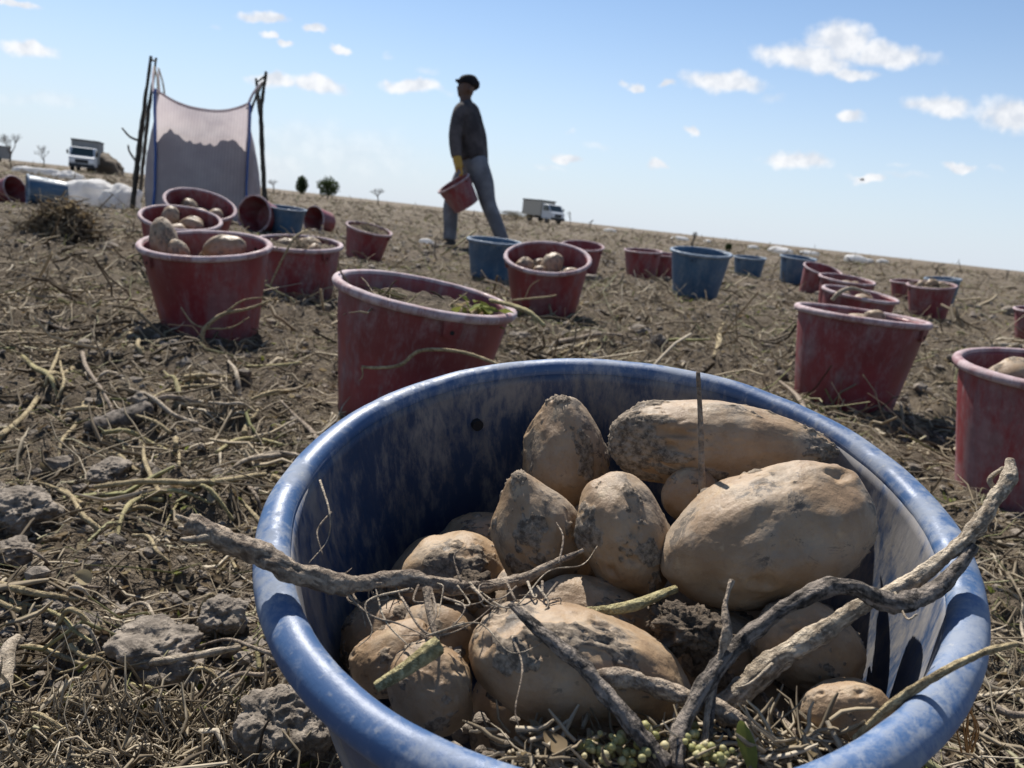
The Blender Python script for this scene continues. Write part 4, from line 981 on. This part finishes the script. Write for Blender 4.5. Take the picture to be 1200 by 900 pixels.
# ------------------------------------------------------------------ bulk bag on its pole frame
M['bag'] = mat_cloth('bag_mesh', (.64, .57, .585), (.76, .69, .69), .5, 10, 4)
M['seam'] = plain('blue_webbing', (.07, .15, .42), .8)
M['pole'] = mat_stick('rough_wood_pole', (.025, .022, .018), (.09, .078, .06), .3)
M['white_sack'] = mat_cloth('white_sack', (.70, .69, .68), (.86, .85, .84), .45, 0, 5)
def bulk_bag():
    D = 10.0; org = P(238, 240, D); org[2] = float(ground_z(org[0], org[1])[0])
    root = empty('bulk_bag', org); tag(root, 'big open mesh bulk bag with blue seams hanging between poles', 'bulk bag')
    nA, nZ, H, hw = 160, 60, 1.47, .545
    def pt(t, kz):
        a = t * 2 * math.pi
        c, s = math.cos(a), math.sin(a); sq = 1 / max(abs(c), abs(s)); corner = (sq - 1) / .4142
        b = .95 * math.sin(math.pi * min(1, (kz * .9 + .1)) ** .75) * (1 - kz) ** .35
        rr = hw * ((1 - b) * sq * (1 - .04 * corner) + b * 1.20)
        rr *= 1 + .10 * (1 - kz ** 2)
        z = kz * (H - .15 * (1 - corner ** 1.3) * kz ** 3 - .02)
        sag = .05 * (1 - corner) * kz ** 3
        return rr * c * (1 - sag), rr * s * (1 - sag), z
    V = np.array([pt((j / nA) + .0, i / (nZ - 1)) for i in range(nZ) for j in range(nA)])
    ca, sa = math.cos(R_(21)), math.sin(R_(21)); V = V @ np.array([[ca, sa, 0], [-sa, ca, 0], [0, 0, 1]])
    V += V * [1, 1, 0] * (.018 * fbm(V * np.array([5, 5, 2.2]), 4, 3))[:, None]
    F = [(i * nA + j, i * nA + (j + 1) % nA, (i + 1) * nA + (j + 1) % nA, (i + 1) * nA + j) for i in range(nZ - 1) for j in range(nA)]
    b = MB(); b.add(V, F); b.build('mesh_wall', M['bag'], root)
    for k in range(4):
        j = int(nA * (.125 + .25 * k)); pts = [V[i * nA + j] * [1.012, 1.012, 1] for i in range(0, nZ, 4)] + [V[(nZ - 1) * nA + j]]
        v, f = tube(pts, .042, 60, 8, flat=.3); b = MB(); b.add(v, f); b.build('seam', M['seam'], root)
    rimp = [V[(nZ - 1) * nA + j] for j in range(nA)]; v, f = tube(rimp + [rimp[0]], .012, 240, 6); b = MB(); b.add(v, f); b.build('hem', M['bag'], root)
    tops = {k: V[(nZ - 1) * nA + int(nA * (.125 + .25 * k))] + org for k in range(4)}   # 0: right back 1: left back 2: left front 3: right front
    ends = {2: P(181, 78, 9.7), 1: P(186, 80, 10.6), 3: P(308, 96, 9.7), 0: P(303, 100, 10.6)}
    for k in range(4):
        q0, q1 = tops[k] - org, ends[k] - org; side = np.array([.018, 0, 0])
        for sg in (-1, 1):
            v, f = tube([q0 + [sg * .03, 0, -.05], (q0 + q1) / 2 + side * sg * 1.5, q1], .014, 16, 6, flat=.5); b = MB(); b.add(v, f); b.build('lifting_loop', M['pole'] if sg > 0 else M['bag'], root)
    # potatoes already in the bag
    n = 60; aa = 90; a = np.linspace(0, 2 * math.pi, aa, endpoint=False); rr = np.linspace(0, 1, n); RR, A = np.meshgrid(rr, a, indexing='ij')
    SQ = np.minimum(1.22, 1 / np.maximum(np.abs(np.cos(A - R_(21))), np.abs(np.sin(A - R_(21)))))
    x, y = RR * np.cos(A) * .53 * SQ, RR * np.sin(A) * .53 * SQ; p = np.stack([x.ravel(), y.ravel(), 0 * x.ravel()], -1)
    z = 1.04 + .06 * (1 - RR.ravel() ** 2) + .035 * fbm(p * 5, 3, 8) + .045 * np.abs(vnoise(p * 19, 4)) - .02; z = z * np.where(RR.ravel() > .985, .02, 1)
    i = np.arange(n - 1)[:, None] * aa; j = np.arange(aa)[None]; F = np.stack([i + j, i + aa + j, i + aa + (j + 1) % aa, i + (j + 1) % aa], -1).reshape(-1, 4)
    o = link('potato_heap', mesh_np('heap', np.stack([x.ravel(), y.ravel(), z], -1), F), M['heap']); o.location = org; tag(o, 'heap of potatoes showing dark through the lower bulk bag', 'potatoes', kind='stuff')
    fr = empty('pole_frame', P(156, 243, 10)); tag(fr, 'rough wooden pole frame that holds the mesh bulk bag open', 'pole frame'); fo = P(156, 243, 10)
    for pts, rad in (([P(155, 246, 9.6), P(164, 165, 9.6), P(177, 66, 9.6)], [.034, .032, .018]), ([P(163, 240, 10.6), P(172, 150, 10.6), P(183, 68, 10.6)], [.028, .026, .016]),
                     ([P(311, 240, 9.6), P(306, 140, 9.6), P(312, 84, 9.6)], [.03, .026, .02]), ([P(309, 236, 10.6), P(307, 150, 10.6), P(300, 92, 10.6)], [.026, .024, .018])):
        v, f = tube([p - fo for p in pts], rad, 30, 8, .25, 3, fscale=14); b = MB(); b.add(v, f); b.build('pole', M['pole'], fr)
    for pts in ([P(163, 165, 9.6), P(152, 160, 9.6), P(143, 150, 9.6)], [P(160, 190, 9.6), P(152, 178, 9.6), P(150, 170, 9.6)], [P(177, 70, 9.6), P(183, 72, 10.6)], [P(312, 88, 9.6), P(302, 96, 10.6)],
                [P(305, 140, 9.6), P(302, 120, 9.7), P(299, 104, 9.8)], [P(165, 150, 9.6), P(172, 130, 9.9), P(176, 112, 9.9)]):
        v, f = tube([p - fo for p in pts], [.016, .01], 14, 6, .2, 4, fscale=14); b = MB(); b.add(v, f); b.build('cross_stick', M['pole'], fr)
M['heap'] = plain('heap_potatoes', (.20, .14, .085), .8, .3, .5, 12)
bulk_bag()
def sack(u, v, d, L, W, Hh, rot, label, seed, group=None, sub=4):
    q = P(u, v, d); g = float(ground_z(q[0], q[1])[0]); q[2] = g
    vv, f = ico(sub); r = 1 + .22 * fbm(vv * 1.6 + seed, 3, seed) + .10 * np.abs(fbm(vv * np.array([2, 5, 4]) + seed, 3, seed + 3))
    V = vv * r[:, None] * np.array([L, W, Hh]) / 2; V[:, 2] = np.maximum(V[:, 2], -Hh * .28) + Hh * .26
    o = link('white_sack', mesh_np('sack', V, f), M['white_sack']); o.location = q; o.rotation_euler[2] = rot; tag(o, label, 'sack', group)
sack(112, 236, 10.6, .85, .5, .44, .25, 'crumpled white sack lying left of the bulk bag poles', 1)
sack(143, 238, 10.4, .50, .45, .42, -.4, 'smaller crumpled white sack touching the bulk bag poles', 2)
sack(78, 232, 11.0, .35, .25, .16, 0, 'flat white sack scrap behind the lying blue bucket', 3)
sack(45, 196, 30, 1.9, .8, .34, .1, 'pale sack lying flat before the white truck', 4)
sack(80, 199, 27, .9, .6, .35, .4, 'pale sack beside the flat one before the white truck', 5)
GS = 'far white sacks near the horizon'
for i, (u, d, L) in enumerate([(797, 52, 1.1), (884, 45, 1.0), (914, 40, 1.4), (950, 48, 1.2), (1003, 36, 1.5), (1016, 42, .9), (715, 60, 1.0), (1035, 50, 1.1), (830, 60, .9), (452, 8.6, .22)]):
    vh = 252 + (u - 600) * .1104
    sack(u, vh + 3, d, L, L * .6, L * .3, i, 'small white sack lying far out near the horizon' if d > 20 else 'scrap of white film on soil near the walking person', 10 + i, GS if d > 20 else None, 3)
sack(501, 283, 8.2, .17, .1, .07, 0, 'white scrap lying right behind the front foot of the walking person', 31, None, 3)

# ------------------------------------------------------------------ trucks, trees and the far field edge
M['white_paint'] = plain('white_paint', (.62, .63, .64), .4, .5, .12, 3)
M['cargo'] = plain('grey_cargo_tarp', (.30, .30, .29), .8, .3, .3, 3)
M['cargo2'] = plain('beige_cargo_box', (.48, .45, .38), .7, .3, .2, 3)
M['dark'] = plain('dark_trim', (.025, .026, .03), .6)
M['tyre'] = plain('tyre', (.02, .02, .02), .85)
M['steel'] = plain('steel', (.35, .35, .36), .4)
tg_ = NT('windscreen', .08, .6); tg_.col((.02, .035, .035)); M['glass'] = tg_.m
hl = NT('headlight_glass', .1, .8); hl.col((.8, .8, .82)); M['lamp'] = hl.m
def truck(u, d, rz, label, cargo_mat, ch=2.7, s=1.0):
    vh = 252 + (u - 600) * .1104; q = P(u, vh, d); q[2] = float(ground_z(q[0], q[1])[0])
    root = empty('truck', q); root.rotation_euler[2] = rz; root.scale = (s,) * 3; tag(root, label, 'truck')
    # front of the truck looks along -Y
    cab = MB(); w = 1.0
    pr = [(-2.6, .55), (-2.62, 1.25), (-2.35, 1.42), (-1.75, 2.15), (-.75, 2.2), (-.72, .55)]
    n = len(pr); cab.add([(-w, y, z) for y, z in pr] + [(w, y, z) for y, z in pr], [tuple(range(n)), tuple(range(2 * n - 1, n - 1, -1))] + [(i, i + n, (i + 1) % n + n, (i + 1) % n) for i in range(n)])
    cb = cab.build('cab', M['white_paint'], root, False, .05)
    ws = MB(); ws.add([(-.88, -2.35, 1.47), (.88, -2.35, 1.47), (.80, -1.80, 2.10), (-.80, -1.80, 2.10), (-.88, -2.30, 1.42), (.88, -2.30, 1.42), (.80, -1.74, 2.08), (-.80, -1.74, 2.08)],
                      [(0, 1, 2, 3), (7, 6, 5, 4), (0, 4, 5, 1), (1, 5, 6, 2), (2, 6, 7, 3), (3, 7, 4, 0)]); ws.build('windscreen', M['glass'], cb, False)
    for sx in (-1, 1):
        b = MB(); b.box(sx * 1.012 - .012, sx * 1.012 + .012, -1.95, -1.0, 1.45, 2.02); b.build('side_window', M['glass'], cb, False)
        b = MB(); b.box(sx * .72 - .2, sx * .72 + .2, -2.68, -2.6, .82, 1.06); b.build('headlight', M['lamp'], root, False, .03)
        b = MB(); b.box(sx * 1.16 - .07, sx * 1.16 + .07, -2.15, -2.05, 1.5, 1.85); b.box(min(sx, sx * 1.16), max(sx, sx * 1.16), -2.12, -2.08, 1.6, 1.64); b.build('mirror', M['dark'], root, False)
        for y in (-1.75, 1.6):
            pf = [(.12, -.12), (.36, -.13), (.42, -.10), (.42, .10), (.36, .13), (.12, .12)]
            v, f = lathe(pf, 24, True); v = v[:, [2, 0, 1]] + [sx * .85, y, .42]; b = MB(); b.add(v, f); wh = b.build('wheel', M['tyre'], root)
            v, f = lathe([(.0, -.06), (.2, -.08), (.26, -.11), (.26, .11), (.2, .08), (.0, .06)], 20); v = v[:, [2, 0, 1]] + [sx * .85, y, .42]; b = MB(); b.add(v, f); b.build('hub', M['steel'], wh)
    b = MB(); b.box(-1.0, 1.0, -2.75, -2.55, .42, .72); b.build('bumper', M['dark'], root, False, .03)
    b = MB(); b.box(-.5, .5, -2.66, -2.6, .80, 1.1); b.build('grille', M['dark'], root, False)
    b = MB(); b.box(-1.08, 1.08, -.6, 3.0, .8, ch); b.build('cargo_box', cargo_mat, root, False, .04)
    b = MB(); b.box(-.45, .45, -.7, 2.9, .5, .79); b.build('chassis', M['dark'], root, False)
    b = MB(); b.box(-1.12, 1.12, -.66, 3.05, ch + .003, ch + .12); b.build('cargo_rail', M['dark'], root, False)
truck(101, 70, R_(22), 'white truck with dark rimmed tall cargo box seen from its front', M['cargo'], 2.75)
truck(637, 92, R_(38), 'white truck with beige cargo box seen three quarter behind the walking person', M['cargo2'], 2.5)
M['mound'] = M['lump']
def mound(u, d, L, Hh, label, seed):
    vh = 252 + (u - 600) * .1104; q = P(u, vh, d); q[2] = float(ground_z(q[0], q[1])[0]) - .1
    v, f = ico(4); r = 1 + .2 * fbm(v * 2 + seed, 3, seed); V = v * r[:, None] * np.array([L / 2, L / 2, Hh]); o = link('soil_mound', mesh_np('mound', V, f), M['mound']); o.location = q; tag(o, label, 'mound')
mound(124, 72, 3.2, 2.0, 'dark soil mound sloping down beside the white truck', 3)
M['twig'] = mat_stick('grey_twigs', (.07, .06, .05), (.16, .14, .115), .1)
M['leafmass'] = mat_tone('bush_foliage', [(0, (.025, .045, .012)), (1, (.075, .11, .03))], .3)
M['dryleaf'] = mat_tone('dry_bush_foliage', [(0, (.09, .075, .04)), (1, (.20, .165, .09))], .3)
def tree(u, d, Hpx, Wpx, label, seed, leaf=None, name='bare_tree', dv=1.5, group=None, cat='tree'):
    vh = 252 + (u - 600) * .1104; q = P(u, vh + dv, d); q[2] = float(ground_z(q[0], q[1])[0]) - .02
    Hm, Wm = Hpx * d / F_PX, Wpx * d / F_PX; r = np.random.RandomState(seed)
    root = empty(name, q); tag(root, label, cat, group)
    tb, bb = MB(), MB(); tips = []
    def grow(p, dr, L, rad, lev):
        e = p + dr * L; md = (p + e) / 2 + r.normal(0, L * .06, 3)
        v, f = tube([p, md, e], [rad, rad * .8, rad * .6], 7, 6 if lev < 2 else 4); (tb if lev == 0 else bb).add(v, f)
        if lev >= (3 if cat == 'weed' else 5): tips.append(e); return
        for _ in range(3):
            nd = dr + r.normal(0, .5, 3) * np.array([Wm / Hm, Wm / Hm, .6]) + [0, 0, .12]; nd /= np.linalg.norm(nd)
            grow(e, nd, L * r.uniform(.55, .85), rad * .6, lev + 1); tips.append(e)
    grow(np.zeros(3), np.array([r.normal(0, .06), 0, 1.0]), Hm * .26, Hm * .028, 0)
    allv = np.concatenate(bb.v); mx = allv[:, 2].max(); wx = np.abs(allv[:, 0]).max()
    sc = np.array([Wm / 2 / wx, Wm / 2 / wx, Hm / mx])
    for m_ in (tb, bb): m_.v = [x * sc for x in m_.v]
    tb.build('trunk', M['twig'], root); cr = bb.build('crown', M['twig'], root)
    if leaf:
        n = 1500; a = r.normal(size=(n, 3)); a /= np.linalg.norm(a, axis=1)[:, None]
        rad = r.rand(n) ** .4 * (1 + .25 * fbm(a * 2.2 + seed, 2, seed)); pos = a * rad[:, None] * np.array([Wm / 2, Wm / 2, Hm * .42]) + [0, 0, Hm * .56]
        link('foliage', leaf_mesh(pos, r.uniform(.03, .06, n) * Hm, r.rand(n), r, 1.2), M[leaf], cr)
tree(12, 80, 36, 30, 'bare grey tree beside the grey box trailer', 1); tree(52, 80, 26, 22, 'small bare tree between the tall bare tree and the truck', 2)
tree(320, 80, 16, 14, 'tiny bare shrub right of the bulk bag', 3, name='bare_shrub', cat='shrub'); tree(443, 85, 20, 22, 'bare shrub right of the two green bushes', 4, name='bare_shrub', cat='shrub')
tree(353, 85, 23, 13, 'narrow green bush on the horizon', 5, 'leafmass', 'green_bush', cat='bush'); tree(384, 80, 25, 25, 'round green bush on the horizon', 6, 'leafmass', 'green_bush', cat='bush')
tree(604, 60, 12, 38, 'low dry olive bush between the walking person and the truck', 7, 'dryleaf', 'dry_bush', cat='bush')
tree(668, 80, 18, 10, 'tall thin dry weed right beside the beige truck', 8, name='dry_weed', cat='weed'); tree(692, 60, 12, 7, 'thin dry weed second from the beige truck', 9, name='dry_weed', cat='weed')
for i, (u, hp, wp) in enumerate([(770, 14, 12), (812, 20, 7), (834, 10, 6), (1032, 12, 6), (1098, 15, 26), (1180, 14, 6), (1160, 10, 6)]):
    tree(u, 24 + 3 * (i % 3), hp, wp, 'thin dry weed standing out against the sky near far sacks', 20 + i, name='dry_weed', cat='weed', group='thin dry weeds on the horizon', dv=8)
tree(854, 26, 12, 8, 'small leafy green weed on the horizon', 40, 'leafmass', 'green_weed', cat='weed', dv=8)
q = P(0, 187, 85); q[2] = 0; root = empty('box_trailer', q); tag(root, 'grey box shaped trailer at the foot of the bare tree', 'trailer')
b = MB(); b.box(-1.2, .7, -.8, .8, .45, 1.75); b.build('box', M['cargo'], root, False, .06); b = MB(); b.box(-1.25, .75, -.85, .85, 1.753, 1.83); b.build('lid', M['dark'], root, False)
for sx in (-.8, .3):
    v, f = lathe([(.1, -.1), (.3, -.1), (.34, 0), (.3, .1), (.1, .1)], 16, True); b = MB(); b.add(v[:, [0, 2, 1]] + [sx, -.72, .33], f); b.build('wheel', M['tyre'], root)
# a bird
q = P(1010, 211, 45); root = empty('bird', q); tag(root, 'small dark bird flying over the field', 'bird')
b = MB(); v, f = tube([(-.12, 0, 0), (-.05, 0, .01), (.06, 0, .01), (.13, 0, .03), (.16, 0, .025)], [.01, .035, .04, .025, .008], 16, 8); b.add(v, f); b.build('body', M['dark'], root)
for s in (-1, 1):
    b = MB(); b.add([(-.04, 0, .02), (.06, 0, .02), (.04, s * .14, .10), (-.03, s * .16, .09), (-.06, s * .34, .06)], [(0, 1, 2, 3), (3, 2, 4)]); o = b.build('wing', M['dark'], root, False)
    sd = o.modifiers.new('s', 'SOLIDIFY'); sd.thickness = .008
